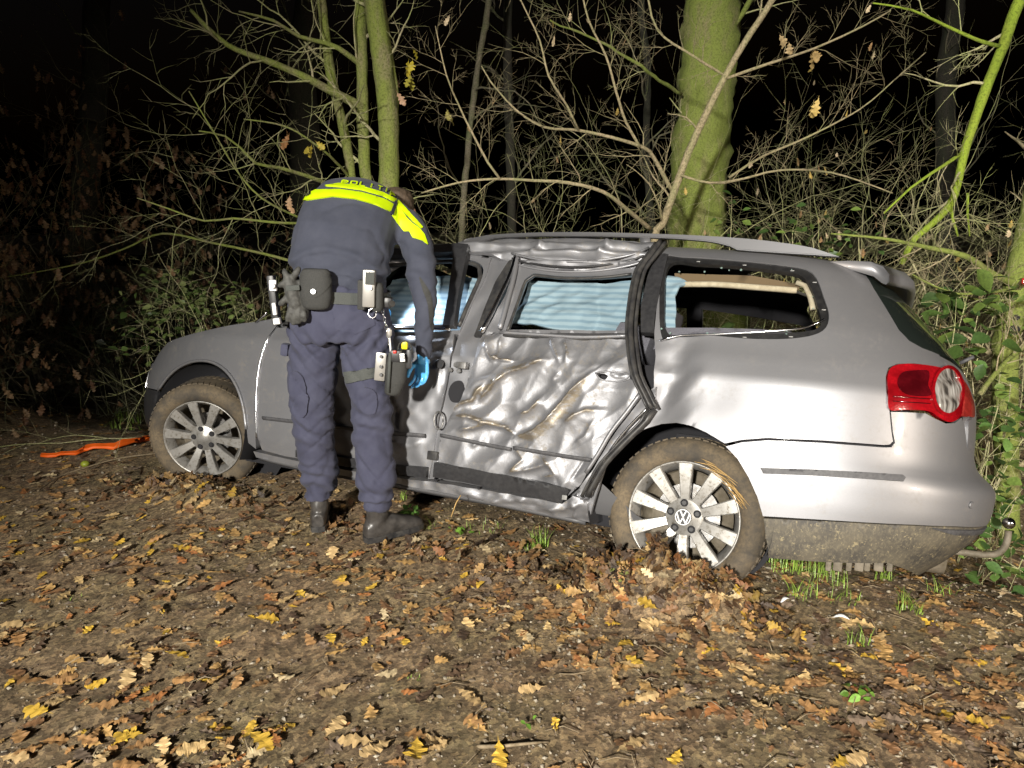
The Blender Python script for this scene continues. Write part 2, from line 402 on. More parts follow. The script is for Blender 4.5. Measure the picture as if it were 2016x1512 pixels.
# parking sensor
u_, t_ = inv(1911, 994); _c = SP(u_, t_, .001); _n = SP(u_, t_, .01)-_c
def disc(name, c, n, r, material, parent=car, ring=None, depth=.004, seg=24):
    n = Vector(n).normalized(); q = Vector((0, 1, 0)).rotation_difference(n).to_matrix().to_4x4(); Mx = Matrix.Translation(Vector(c)) @ q
    V, F = [], []
    prof = [(r, -depth), (r, depth*.5), (r*.9, depth), (1e-4, depth)] if ring is None else [(r, -depth), (r, depth), (r*ring, depth), (r*ring, -depth)]
    lathe_geo(V, F, prof, seg, Mx); return mesh(name, V, F, material, parent, smooth=False)
disc('parking_sensor', _c, _n, .011, M['paint_dull'])
disc('parking_sensor_ring', _c, _n, .013, M['grey_strip'], ring=.85, depth=.002)
# ---- tail light
panel('rear_corner_frame', [(-1.62, .61), (-1.18, .72), (-1.12, .98), (-1.45, 1.0), (-1.62, .98)], M['paint_dull'], grid=.03, off=-.014, flange=0)
lens = sm2(ut((1750, 806), (1747, 772), (1746, 744), (1751, 727), (1768, 719), (1800, 718), (1845, 724), (1872, 733), (1884, 745), (1891, 770), (1892, 800), (1889, 818), (1876, 829), (1862, 830), (1845, 821), (1832, 812), (1815, 808), (1780, 807)), .01)
tl = panel('tail_light', lens, M['red'], grid=.012, off=.006, flange=.02)
tl['label'] = 'red tail light with a round clear lamp'
hl = sm2(ut((1876, 734), (1893, 746), (1907, 768), (1915, 790), (1917, 819), (1905, 820), (1896, 818), (1897, 790), (1894, 765), (1888, 748)), .01)
panel('hatch_light', hl, M['red_pale'], grid=.012, off=.004, flange=.02)
dk = sm2(ut((1765, 750), (1775, 735), (1800, 731), (1825, 733), (1824, 760), (1830, 779), (1790, 779), (1770, 768)), .01)
panel('dark_lens', dk, M['red_dark'], grid=.015, off=.0085, flange=.004, parent=tl)
ul, tlc = inv(1860, 770)
ring_o = sm2([inv(1860+31*math.cos(a)+1, 771+48*math.sin(a)) for a in np.linspace(0, 2*math.pi, 20, endpoint=False)], .01)
ring_i = sm2([inv(1860+26*math.cos(a)+1, 771+42*math.sin(a)) for a in np.linspace(0, 2*math.pi, 20, endpoint=False)], .01)
panel('lamp_ring', ring_o, M['red'], [ring_i], .01, off=.014, flange=.01, parent=tl)
m = mat('lamp_reflector', (.62, .62, .60), .25, .35, Coat_Weight=1.0); t1 = tex(m, 9, 1, stretch=(5, 5, 1)); bump(m, t1.outputs[0], .5, .02); L(m, ramp(m, t1.outputs[0], [(.35, (.06, .055, .05)), (.5, (.26, .24, .22)), (.7, (.48, .47, .45))]), bsdf(m).inputs['Base Color']); M['reflector'] = m
panel('lamp_bowl', ring_i, M['reflector'], grid=.01, off=.010, flange=0, parent=tl, disp=lambda u, t: .010*np.sin((t-tlc)*90)*.3)
for k, (a, b) in enumerate(((1752, 790), (1752, 781))):
    pts = [cp(1756+(1828-1756)*q/8, b+q*.6, .0085) for q in range(9)]
    tube('lens_rib', pts, .0022, M['red_dark'], tl, 6)
# ---- hatch with rear glass, spoiler, high brake light
he = ut((1874, 731), (1849, 699), (1817, 687), (1793, 673))
hatch_t = [(-1.50, .66), ]
h_out = ut((1918, 822), (1908, 830), (1906, 880)) + [(-1.50, .63), (-1.9, .60), (UR+1.2, .60), (UR+1.2, .98), (-1.9, 1.02)] + [(-1.42, 1.0)] + ut((1850, 700), (1876, 731), (1895, 744), (1909, 766), (1917, 790))
panel('hatch', h_out, M['paint'], grid=.03, off=-.002)
g_out = ut((1876, 708), (1850, 699), (1817, 686), (1792, 671), (1772, 650), (1747, 608), (1722, 568), (1699, 537)) + [(-1.05, 1.33), (-1.7, 1.34), (UR+1.05, 1.33), (UR+1.2, 1.0), (-1.75, .99), (-1.5, .99)]
panel('rear_glass', g_out, M['glass_dark'], grid=.03, off=.002, flange=.01)
def spoiler():
    V, F = [], []; ny = 15
    prof = [(-.40, 1.372), (-.50, 1.377), (-.60, 1.374), (-.66, 1.355), (-.69, 1.325), (-.695, 1.295), (-.68, 1.283), (-.66, 1.29), (-.62, 1.315), (-.53, 1.335), (-.42, 1.345)]
    for j in range(ny):
        y = -.53+1.06*j/(ny-1); e = abs(y)/.53; k = 1-.22*max(0, e-.7)/.3; dz = -.02*e*e
        sh = .04*e**3
        for x, z in prof: V.append((-.47+(x+.40)*k+sh, y, z+dz+.055))
    n = len(prof)
    for j in range(ny-1):
        for i in range(n):
            F.append((j*n+i, j*n+(i+1) % n, (j+1)*n+(i+1) % n, (j+1)*n+i))
    F.append(tuple(range(n))); F.append(tuple(range((ny-1)*n, ny*n))[::-1])
    return mesh('roof_spoiler', V, F, M['paint'], car)
sp = spoiler()
spl = box('high_brake_light', (-1.115, .36, 1.365), (.02, .14, .025), M['red_pale'], car, bev=.008)
# ---- roof, roof rails
def roof_line(px, py): return inv(px, py)
panel('roof', [(-.42, 1.372), (0, 1.378), (1.7, 1.378), (1.75, 1.45), (1.8, 1.9), (-.0, 1.9), (-.4, 1.9), (-.6, 1.6), (-.6, 1.45)], M['paint'], grid=.05, off=-.002)
HL = [(-.40, 1.372), (0, 1.378), (1.7, 1.378), (1.72, 1.45), (1.75, 1.9), (-.0, 1.9), (-.38, 1.9), (-.55, 1.6), (-.55, 1.45)]
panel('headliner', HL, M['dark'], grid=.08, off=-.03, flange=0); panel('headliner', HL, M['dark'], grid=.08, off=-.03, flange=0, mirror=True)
panel('far_roof_half', [(-.42, 1.372), (0, 1.378), (1.7, 1.378), (1.75, 1.45), (1.8, 1.9), (-.0, 1.9), (-.4, 1.9), (-.6, 1.6), (-.6, 1.45)], M['paint'], grid=.05, off=-.002, mirror=True)
def cyp(px, py, y):
    o = W2C(CAM); d = RW.transposed() @ ray(px, py); return o + d*((y-o.y)/d.y)
def plate(name, poly, y0, y1, material, parent=car, bev=.004):
    """an outline in the car's side plane, given thickness across the car"""
    bm = bmesh.new(); a = [bm.verts.new((p.x, y0, p.z)) for p in poly]; f = bm.faces.new(a)
    g = bmesh.ops.extrude_face_region(bm, geom=[f]); bmesh.ops.translate(bm, vec=(0, y1-y0, 0), verts=[v for v in g['geom'] if isinstance(v, bmesh.types.BMVert)])
    bmesh.ops.recalc_face_normals(bm, faces=bm.faces)
    es = [e for e in bm.edges if len(e.link_faces) == 2 and e.calc_face_angle(0) > 1.2]; bmesh.ops.bevel(bm, geom=es, offset=bev, segments=2, affect='EDGES', clamp_overlap=True)
    return bm_obj(name, bm, material, parent, sharp=50)
M['railm'] = mat('satin_rail', (.10, .10, .105), .45, .6)
RAIL = [(896, 486), (925, 471), (960, 464), (1050, 459), (1160, 458), (1280, 461), (1380, 465), (1470, 471), (1540, 479), (1600, 489), (1655, 507)], [(1600, 503), (1550, 500), (1452, 493), (1438, 486), (1415, 480), (1390, 476), (1330, 471), (1280, 469), (1160, 466), (1050, 466), (975, 470), (945, 479), (930, 490)]
def rail(sgn):
    top = smoothpts([cyp(a, b, .60) for a, b in RAIL[0]], .06); bot = smoothpts([cyp(a, b, .60) for a, b in RAIL[1]], .06)
    r = plate('roof_rail', top+bot, sgn*.585, sgn*.615, M['railm'])
    plate('rail_foot', [cyp(a, b, .60) for a, b in ((1260, 466), (1280, 467), (1282, 492), (1262, 492))], sgn*.59, sgn*.61, M['paint'], r)
rail(1); rail(-1)
# ---- dark lining behind all gaps, floor pan, liners
M['lining'] = mat('bare_inner_metal', (.10, .10, .105), .55, .3)
panel('inner_side_frame', [(.12, .23), (2.25, .23), (2.25, .93), (.30, .93), (.42, .6), (.34, .40)], M['lining'], grid=.06, off=-.075, flange=0)
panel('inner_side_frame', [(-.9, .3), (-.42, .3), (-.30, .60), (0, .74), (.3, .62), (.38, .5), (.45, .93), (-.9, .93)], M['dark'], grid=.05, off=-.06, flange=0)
box('floor_pan', (1.35, 0, .24), (2.2, 1.45, .06), M['dark'], car)
box('boot_floor', (-.35, 0, .62), (.9, 1.2, .04), M['dark'], car)
box('rear_underbody', (-.56, .15, .34), (.6, .7, .12), M['dark'], car)
# far side of the body, with its windows
far_o = [(-.62, .98), (-.85, .6), (-.9, .3), (-.40, .25), (-.36, .5), (-.2, .66), (0, .70), (.2, .66), (.36, .5), (.40, .22), (2.3, .22), (2.35, .5), (2.5, .66), (2.7, .70), (2.95, .62), (3.07, .4), (3.3, .3), (3.5, .6), (3.3, .8), (2.2, .93), (1.55, 1.40), (-.42, 1.38)]
fw = [[(-.52, 1.05), (-.38, 1.30), (.33, 1.34), (.33, 1.0), (-.4, 1.0)], [(.42, 1.0), (.42, 1.34), (1.18, 1.34), (1.18, 1.0)], [(1.30, 1.0), (1.30, 1.34), (1.52, 1.34), (2.0, 1.0)]]
panel('far_side_body', far_o, M['paint_dull'], fw, .05, mirror=True)
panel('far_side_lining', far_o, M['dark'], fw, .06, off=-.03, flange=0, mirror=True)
for q in fw: panel('far_side_window', q, M['glass'], grid=.2, off=-.012, flange=0, mirror=True)
# ---- ridge of crumpled roof edge above the doors
r_top = [(905, 482), (960, 477), (1050, 474), (1150, 474), (1230, 477), (1300, 483)]
r_bot = [(1300, 498), (1282, 512), (1240, 523), (1180, 530), (1120, 532), (1060, 527), (1015, 514), (960, 503), (930, 500), (905, 498)]
def roof_c(u, t):
    a = np.array(inv(1100, 500)); b = np.array(inv(1020, 480))
    d = .018*np.sin((t-a[1])*150+u*3) + .010*vnoise(u, t, 9, 5.5, (1, 3)) + .006*vnoise(u, t, 30, 2.5, (.6, 2.5))
    return d
fr = [fold([(1045, 498), (1060, 492), (1072, 484)], .02, .02), fold([(1180, 505), (1195, 492), (1205, 480)], .022, .03), fold([(930, 492), (1050, 497), (1180, 502), (1250, 500)], .014, .012), fold([(930, 499), (1050, 508), (1150, 512), (1240, 508)], -.016, .012)]
panel('crumpled_roof_edge', ut(*[(a, b-3) for a, b in r_top], *r_bot), M['paint_dirty'], grid=.009, off=.008, disp=lambda u, t: roof_c(u, t)+sum(f(u, t) for f in fr), flange=.02)
for k, (dy, o_) in enumerate(((0, .012), (-8, .02), (6, .0))):
    pts = [cp(a, b+dy, o_) for a, b in ((1010, 512), (1040, 520), (1085, 527), (1140, 529), (1200, 524), (1250, 514), (1278, 503))]
    tube('bent_roof_flange', smoothpts(pts, .03), .006, M['paint'] if k else M['black_plastic'], car, 6)
# ---- B pillar
bp = ut((960, 500), (1016, 506), (1004, 530), (985, 575), (960, 640), (945, 668), (930, 720), (915, 770), (890, 815), (868, 900), (850, 945), (838, 945), (850, 880), (868, 800), (884, 720), (900, 655), (915, 610), (950, 548), (952, 522))
panel('b_pillar', bp, M['paint'], grid=.015, off=-.02, disp=lambda u, t: .008*vnoise(u, t, 12, 1.1), flange=.03)
panel('b_pillar_seal', ut((1001, 512), (1012, 508), (990, 560), (962, 620), (944, 662), (932, 660), (955, 600), (975, 552)), M['rubber'], grid=.02, off=-.004)
tube('bent_window_channel', smoothpts([cp(a, b, .015) for a, b in ((1018, 506), (1008, 540), (990, 580), (965, 630), (950, 658))], .03), .011, M['chrome'], car, 6)
tube('bent_window_channel', smoothpts([cp(a, b, .012) for a, b in ((1020, 508), (1014, 545), (1000, 600), (986, 650))], .03), .012, M['paint'], car, 6)
panel('bent_pillar_flap', ut((1018, 507), (1026, 520), (1022, 560), (1005, 600), (985, 655), (950, 658), (985, 600), (1008, 545)), M['paint_dull'], grid=.012, off=-.004, disp=lambda u, t: .010*vnoise(u, t, 16, 6.1))
hole = panel('pillar_opening', sm2(ut((890, 752), (906, 750), (912, 770), (905, 790), (886, 790), (880, 770)), .01), M['dark'], grid=.02, off=-.012, flange=.004)
for px_, py_ in ((897, 718), (903, 730), (886, 728)):
    u_, t_ = inv(px_, py_); c0 = SP(u_, t_, 0); disc('hinge_bolt', c0, SP(u_, t_, .1)-c0, .011, M['steel'])
box('door_hinge', tuple(cp(912, 720, .01)), (.05, .03, .03), M['steel'], car)
V, F = [], []
lp = [cp(868+9*math.cos(a), 828+17*math.sin(a), .02) for a in np.linspace(0, 2*math.pi, 16, endpoint=False)]; lp.append(lp[0])
tube_geo(V, F, lp, .004, 6); mesh('door_latch_loop', V, F, M['steel'], car)
box('door_check_strap', tuple(cp(852, 897, .0)), (.05, .02, .04), M['rubber'], car)
# ---- rear door, crushed
rd = ut((948, 656), (965, 655), (1000, 656), (1100, 662), (1180, 666), (1240, 664), (1246, 700), (1254, 745), (1258, 775), (1235, 805), (1205, 840), (1180, 880), (1158, 925), (1140, 955), (1108, 985), (1060, 975), (1000, 962), (920, 946), (856, 936), (857, 905), (866, 858), (880, 822), (905, 790), (922, 745), (934, 700))
F_ = fold
folds = [F_([(1166, 731), (1122, 770), (1098, 797), (1075, 825), (1045, 848), (1012, 860)], .040, .045, .22),
 F_([(940, 790), (950, 778), (975, 751), (998, 732), (1031, 723), (1056, 712), (1080, 707)], .030, .032, .35), F_([(1084, 665), (1090, 685), (1100, 712)], .018, .016), F_([(1110, 668), (1116, 690), (1112, 712)], .020, .02, .5),
 F_([(962, 700), (985, 707), (1009, 708)], .020, .015), F_([(885, 810), (905, 795), (928, 788), (937, 773), (950, 758)], .024, .018, .5), F_([(885, 820), (920, 820), (953, 833), (987, 840), (1012, 856)], .030, .022, .4),
 F_([(903, 846), (931, 843), (953, 836)], .022, .012), F_([(1062, 780), (1050, 795), (1037, 808), (1015, 815)], .022, .026, .3), F_([(1192, 807), (1153, 806), (1126, 818), (1110, 832)], .016, .03, .3), F_([(1166, 829), (1150, 858), (1131, 870)], .014, .018),
 F_([(1012, 880), (1028, 904), (998, 934)], .018, .02, .4), F_([(1064, 898), (1080, 918), (1090, 935), (1060, 940)], .020, .02, .4), F_([(1000, 930), (1040, 925), (1075, 915)], .016, .014), F_([(955, 660), (958, 690), (966, 712)], .018, .014), F_([(985, 660), (978, 690), (968, 712)], .014, .012),
 F_([(925, 880), (940, 872), (955, 878)], .01, .02), F_([(1150, 900), (1135, 925), (1120, 950)], -.014, .02), F_([(1200, 735), (1215, 742), (1235, 738)], .012, .012), F_([(1100, 760), (1085, 745), (1100, 730)], .010, .03)]
def door_d(u, t):
    c_ = np.array(inv(1010, 800))
    base = -.030*np.exp(-(((u-c_[0])/.32)**2+((t-c_[1])/.22)**2)) - .006
    n1 = .020*vnoise(u, t, 6.5, 11.3, (1, .55), .7) + .009*vnoise(u, t, 17, 4.7, (1, .6), .75)
    a = np.array(inv(1120, 680)); calm = np.clip(((u-a[0])**2*5+(t-a[1])**2*14)**.5/.45, .25, 1)
    rid = -np.abs(vnoise(u, t, 8, 21.0, (1, .45), .75))*.022
    vo = np.array([min(noise.voronoi(Vector(((a*.76+b*.65)*9, (-a*.65+b*.76)*5, .3)))[0][0], 1.2) for a, b in zip(u, t)])
    v2 = np.array([min(noise.voronoi(Vector(((a*.6-b*.8)*17, (a*.8+b*.6)*11, 2.3)))[0][0], 1.2) for a, b in zip(u, t)])
    return base + (n1*.45+rid*.45+(vo-.45)*.036+(v2-.45)*.002)*calm + sum(f(u, t) for f in folds)*.85
def scuff_attr(o, V2, fs):
    a = o.data.attributes.new('scuff', 'FLOAT', 'POINT'); r = sum(np.abs(f(V2[:, 0], V2[:, 1])) for f in fs)/.022; arr = np.zeros(len(o.data.vertices), np.float32); arr[:len(r)] = np.clip(r, 0, 1)**1.6; a.data.foreach_set('value', arr)
md_ = paint_mat('scuffed_silver_paint', .75); a_ = N(md_, 'ShaderNodeAttribute', attribute_name='scuff'); t_s = tex(md_, 55, 5, rough=.8, stretch=(.4, 1, 1)); mm_ = N(md_, 'ShaderNodeMath', operation='MULTIPLY'); L(md_, a_.outputs['Fac'], mm_.inputs[0]); L(md_, t_s.outputs[0], mm_.inputs[1])
lk = bsdf(md_).inputs['Base Color'].links[0].from_socket; L(md_, mixc(md_, ramp(md_, mm_.outputs[0], [(.34, (0, 0, 0)), (.52, (.7, .7, .7))]), lk, (.17, .13, .07)), bsdf(md_).inputs['Base Color'])
t_m = tex(md_, 16, 4, rough=.6); t_v = tex(md_, 26, kind='Voronoi', stretch=(1, 1, .7)); bump(md_, t_m.outputs[0], .12, .02); M['scuffed'] = md_
rdoor = panel('rear_door', rd, M['scuffed'], [sm2(ut((1174, 735), (1186, 735), (1196, 739), (1190, 747), (1180, 744)), .01)], .0075, disp=door_d, flange=.03)
scuff_attr(rdoor, LASTUV, folds); rdoor['label'] = 'crushed rear door with folded metal'
def on(px, py, o_):
    u, t = inv(px, py); return SP(u, t, o_ + float(door_d(np.array([u]), np.array([t]))[0]))
tube('handle_recess_rim', smoothpts([on(a, b, .004) for a, b in ((1172, 734), (1195, 731), (1225, 733), (1240, 738), (1238, 745), (1222, 750), (1200, 750), (1182, 746), (1172, 734))], .01), .0035, M['paint'], rdoor, 6)
disc('lock_hole', on(1246, 741, .003), SP(*inv(1246, 741), .1)-SP(*inv(1246, 741), 0), .014, M['dark'], rdoor)
V, F = [], []; tube_geo(V, F, smoothpts([on(a, b, .010) for a, b in ((868, 857), (920, 868), (970, 879), (1005, 885))], .03), .011, 8, .6); mesh('door_rub_strip', V, F, M['grey_strip'], rdoor)
V, F = [], []; tube_geo(V, F, smoothpts([on(a, b, .012) for a, b in ((1010, 882), (1060, 890), (1110, 898), (1165, 906))], .03), .011, 8, .6); mesh('door_rub_strip', V, F, M['grey_strip'], rdoor)
bs = ut((858, 910), (920, 921), (1000, 936), (1060, 948), (1112, 960), (1122, 966), (1108, 988), (1060, 978), (1000, 966), (920, 949), (855, 938))
panel('door_lower_trim', bs, M['black_plastic'], grid=.02, off=.012, disp=lambda u, t: .004*vnoise(u, t, 6, 9.), flange=.03, parent=rdoor)
# window line moulding and window opening of the rear door
tube('window_sill_strip', smoothpts([cp(a, b, .006) for a, b in ((985, 655), (1060, 660), (1150, 665), (1238, 662))], .04), .008, M['paint_dirty'], car, 6)
fo = ut((985, 655), (1012, 570), (1022, 520), (1040, 516), (1110, 534), (1180, 533), (1240, 526), (1262, 521), (1252, 570), (1240, 655))
fi = ut((997, 648), (1020, 585), (1034, 548), (1050, 537), (1110, 543), (1180, 542), (1244, 536), (1244, 570), (1230, 650))
panel('door_window_frame', fo, M['paint'], [fi], .012, off=-.004, disp=lambda u, t: .003*vnoise(u, t, 10, 3.), flange=.03)
tube('window_seal', smoothpts([cp(a, b, -.006) for a, b in ((998, 650), (1020, 590), (1034, 552), (1050, 541), (1110, 546), (1180, 545), (1242, 538))], .03), .007, M['rubber'], car, 6)
tube('window_seal', smoothpts([cp(a, b, -.01) for a, b in ((990, 657), (1060, 661), (1150, 665), (1238, 660))], .03), .010, M['rubber'], car, 6)
# ---- curtain airbags behind the windows
def curtain(poly, o_, grid=.010, seed=0.0, parent=car):
    def d(u, t):
        return .0028*np.sin(t*2*math.pi/.040+4*vnoise(u, t, 3, seed)) + .020*vnoise(u, t, 4, seed+2) - .045*np.abs(vnoise(u, t, 6, seed+5, (.5, 1.3), .5)) - .02*np.abs(vnoise(u, t, 14, seed+9, (.5, 1.2), -.4))
    return panel('curtain_airbag', poly, M['curtain'], grid=grid, off=o_, disp=d, flange=.01, parent=parent)
curtain(ut((985, 616), (1010, 570), (1030, 530), (1100, 530), (1180, 534), (1260, 532), (1256, 570), (1236, 642), (1200, 646), (1160, 642), (1120, 630), (1090, 627), (1040, 620)), -.07, seed=1.5)
curtain(ut((1302, 540), (1312, 530), (1330, 532), (1345, 540), (1352, 545), (1336, 556), (1326, 570), (1328, 600), (1325, 635), (1304, 637), (1296, 600)), -.035, .008, seed=4.5)
curtain(ut((740, 560), (760, 535), (860, 524), (950, 528), (948, 548), (925, 600), (900, 645), (850, 645), (740, 642)), -.06, seed=7.5)
# interior: seats and parcel shelf seen through the windows
for y in (.45, -.45):
    box('rear_seat_back', (.35, y, .82), (.18, .60, .55), M['seat'], car, Matrix.Rotation(math.radians(-14), 3, 'Y'), .05)
    box('head_restraint', (.24, y, 1.12), (.10, .26, .16), M['seat'], car, Matrix.Rotation(math.radians(-14), 3, 'Y'), .04)
    box('front_seat_back', (1.15, y, .80), (.18, .52, .62), M['seat'], car, Matrix.Rotation(math.radians(-18), 3, 'Y'), .06)
    box('head_restraint', (1.02, y, 1.18), (.10, .26, .18), M['seat'], car, Matrix.Rotation(math.radians(-14), 3, 'Y'), .04)
box('parcel_shelf', (-.3, 0, .955), (.95, 1.35, .02), M['seat'], car, bev=.006)
box('boot_lid_trim', (-.05, .66, 1.0), (.70, .05, .03), M['seat'], car, bev=.01)
tube('headliner_edge', smoothpts([cp(a, b, -.05) for a, b in ((1330, 546), (1400, 545), (1480, 550), (1572, 556))], .05), .013, M['cream'], car, 8)
panel('headliner', ut((1325, 524), (1480, 528), (1580, 545), (1575, 556), (1480, 548), (1325, 545)), M['brown'], grid=.05, off=-.045, flange=.01)
tube('c_pillar_trim', smoothpts([cp(a, b, -.03) for a, b in ((1570, 546), (1588, 553), (1598, 575), (1603, 600))], .03), .011, M['cream'], car, 8)
panel('side_shelf', ut((1300, 640), (1400, 640), (1500, 643), (1560, 648), (1480, 653), (1300, 655)), M['seat'], grid=.03, off=-.02, flange=.08)
M['shard'] = mat('broken_glass', (.30, .42, .38), .15, 0, Transmission_Weight=.5)
for k in range(14):     # crumbs of the side window left in its seal
    a, b = R_.choice([(1602+R_.uniform(-6, 6), R_.uniform(575, 640)), (R_.uniform(1330, 1590), 528+R_.uniform(0, 8)), (R_.uniform(1296, 1330), R_.uniform(640, 665)), (R_.uniform(1380, 1590), 652+R_.uniform(0, 6))])
    c0 = cp(a, b, .002); bm = bmesh.new(); bmesh.ops.create_icosphere(bm, subdivisions=1, radius=R_.uniform(.002, .006))
    for v in bm.verts: v.co = Vector((v.co.x*R_.uniform(.6, 1.5), v.co.y*.5, v.co.z*R_.uniform(.6, 1.2))) + c0
    bm_obj('glass_shard', bm, M['shard'], car, smooth=False)
M['clip'] = mat('white_clip', (.20, .20, .195), .5)
for a, b in ((1375, 515), (1466, 522), (1560, 533), (1604, 556), (1622, 610), (1466, 664), (1557, 663)):
    box('trim_clip', tuple(cp(a, b, .0)), (.015, .003, .004), M['clip'], car, bev=.001)
tube('window_wire', smoothpts([cp(a, b, .006) for a, b in ((1300, 672), (1340, 662), (1420, 659), (1540, 652), (1590, 645), (1622, 630))], .03), .004, M['chrome'], car, 6)
# ---- torn door seal hanging over the C pillar
panel('c_pillar_cover', ut((1308, 500), (1316, 502), (1302, 560), (1290, 620), (1287, 656), (1262, 655), (1262, 600), (1275, 545), (1290, 505)), M['black_plastic'], grid=.015, off=.004, flange=.03)
seal_px = [(1302, 493), (1285, 515), (1266, 540), (1256, 575), (1250, 615), (1247, 655), (1250, 700), (1259, 742), (1275, 775), (1290, 806)]
for dx, rr, oo in ((0, .013, .045), (-9, .010, .035), (9, .009, .04)):
    tube('hanging_door_seal', smoothpts([cp(a+dx, b, oo) for a, b in seal_px], .03), rr, M['rubber'], car, 8, .6)
s2 = [(1290, 806), (1276, 830), (1250, 856), (1222, 884), (1196, 912), (1176, 945), (1160, 976)]
for dx, rr, oo in ((0, .012, .02), (-12, .008, .015)):
    tube('hanging_door_seal', smoothpts([cp(a+dx, b, oo) for a, b in s2], .03), rr, M['rubber'], car, 8, .7)
panel('door_aperture', ut((1258, 775), (1290, 760), (1284, 812), (1258, 848), (1215, 880), (1185, 925), (1168, 985), (1158, 1028), (1120, 1012), (1140, 958), (1165, 925), (1190, 880), (1225, 820)), M['paint_dirty'], grid=.012, off=-.02, disp=lambda u, t: .012*vnoise(u, t, 14, 7.1)+.01*np.sin(u*60+t*40)*.5, flange=.02)
tube('aperture_flange', smoothpts([cp(a, b, .01) for a, b in ((1262, 775), (1235, 812), (1205, 850), (1180, 892), (1155, 930))], .03), .010, M['paint'], car, 6)
tube('aperture_flange', smoothpts([cp(a, b, .012) for a, b in ((1280, 800), (1240, 840), (1208, 880), (1180, 930), (1165, 975))], .03), .006, M['chrome'], car, 6)
# ---- sill
sl = ut((500, 888), (560, 902), (640, 918), (760, 938), (845, 948), (900, 956), (1000, 972), (1110, 990), (1130, 975), (1158, 985), (1160, 1030), (1120, 1020), (1000, 996), (880, 970), (760, 950), (640, 930), (540, 908), (505, 900))
sk = [F_([(900, 965), (960, 985), (1040, 985)], .014, .012), F_([(1060, 1000), (1110, 1000), (1150, 990)], .02, .016), F_([(1010, 975), (1040, 990), (1090, 990)], .012, .01), F_([(1125, 980), (1135, 1005), (1128, 1022)], .02, .014)]
panel('sill', sl, M['paint_dirty'], grid=.011, off=.004, disp=lambda u, t: (.016*vnoise(u, t, 11, 15.)-.014*np.abs(vnoise(u, t, 20, 5., (.6, 1.4))))*np.clip((1.7-u)/.3, .15, 1)+sum(f(u, t) for f in sk), flange=.04)
tube('jacking_rail', smoothpts([cp(a, b, -.02) for a, b in ((510, 905), (640, 936), (800, 964), (960, 994), (1150, 1034))], .08), .012, M['lining'], car, 6)
box('sill_clip', tuple(cp(1115, 977, .02)), (.022, .006, .02), M['clip'], car)
for a, b in ((860, 944), (945, 960)): disc('sill_plug', cp(a, b, .012), RW.transposed() @ Vector((0, -1, 0)), .006, M['dark'])
# ---- front door
fd = ut((545, 645), (640, 650), (760, 652), (886, 652), (893, 656), (888, 690), (878, 740), (868, 790), (856, 850), (850, 900), (842, 942), (760, 932), (640, 912), (560, 898), (516, 886), (507, 860), (505, 800), (507, 745), (516, 700), (530, 665))
ff = [F_([(780, 700), (820, 715), (870, 705)], .02, .03), F_([(770, 760), (790, 810), (785, 850)], .018, .03), F_([(670, 750), (700, 790), (690, 840)], .016, .03), F_([(765, 860), (800, 880), (830, 870)], .012, .02), F_([(800, 668), (850, 676), (885, 668)], .014, .014), F_([(850, 700), (870, 730), (866, 770)], -.02, .02)]
def fd_d(u, t):
    a = inv(800, 780); k = np.clip((a[0]+.75-u)/.7, 0, 1)
    return k*(.012*vnoise(u, t, 7, 31.)+.006*vnoise(u, t, 18, 14.)) - k*.01 + sum(f(u, t) for f in ff)*k
fdoor = panel('front_door', fd, M['paint_dull'], grid=.014, disp=fd_d, flange=.03)
panel('door_lower_trim', ut((585, 885), (640, 893), (760, 913), (842, 920), (841, 940), (760, 930), (640, 910), (585, 899)), M['black_plastic'], grid=.03, off=.012, flange=.02, parent=fdoor)
tube('door_rub_strip', smoothpts([cp(a, b, .008) for a, b in ((520, 823), (580, 830), (680, 842), (770, 852), (838, 858))], .05), .012, M['grey_strip'], fdoor, 8, .6)
disc('door_lock', cp(867, 717, .01), SP(*inv(867, 717), .1)-SP(*inv(867, 717), 0), .022, M['black_plastic'], fdoor)
tube('window_sill_strip', smoothpts([cp(a, b, .008) for a, b in ((560, 643), (700, 645), (800, 648), (888, 649))], .05), .009, M['chrome'], fdoor, 6)
tube('window_seal', smoothpts([cp(a, b, .0) for a, b in ((560, 638), (700, 640), (800, 643), (888, 643))], .05), .011, M['rubber'], fdoor, 6)
panel('window_post', ut((905, 490), (926, 492), (922, 520), (908, 590), (900, 648), (878, 648), (888, 590), (897, 520), (896, 505), (840, 507), (760, 512), (760, 500), (850, 494)), M['black_plastic'], grid=.014, off=.035, flange=.035, parent=fdoor)
panel('door_window_frame', ut((740, 495), (905, 489), (965, 505), (955, 540), (925, 600), (900, 655), (890, 655), (740, 650)), M['paint'], [sm2(ut((745, 515), (850, 505), (915, 507), (945, 518), (948, 540), (925, 590), (905, 640), (885, 648), (745, 642)), .02)], .015, off=-.012, flange=.04, parent=fdoor)
tube('window_seal', smoothpts([cp(a, b, -.01) for a, b in ((745, 522), (850, 514), (915, 514), (942, 524), (944, 542), (922, 592), (902, 640))], .03), .011, M['rubber'], fdoor, 8)
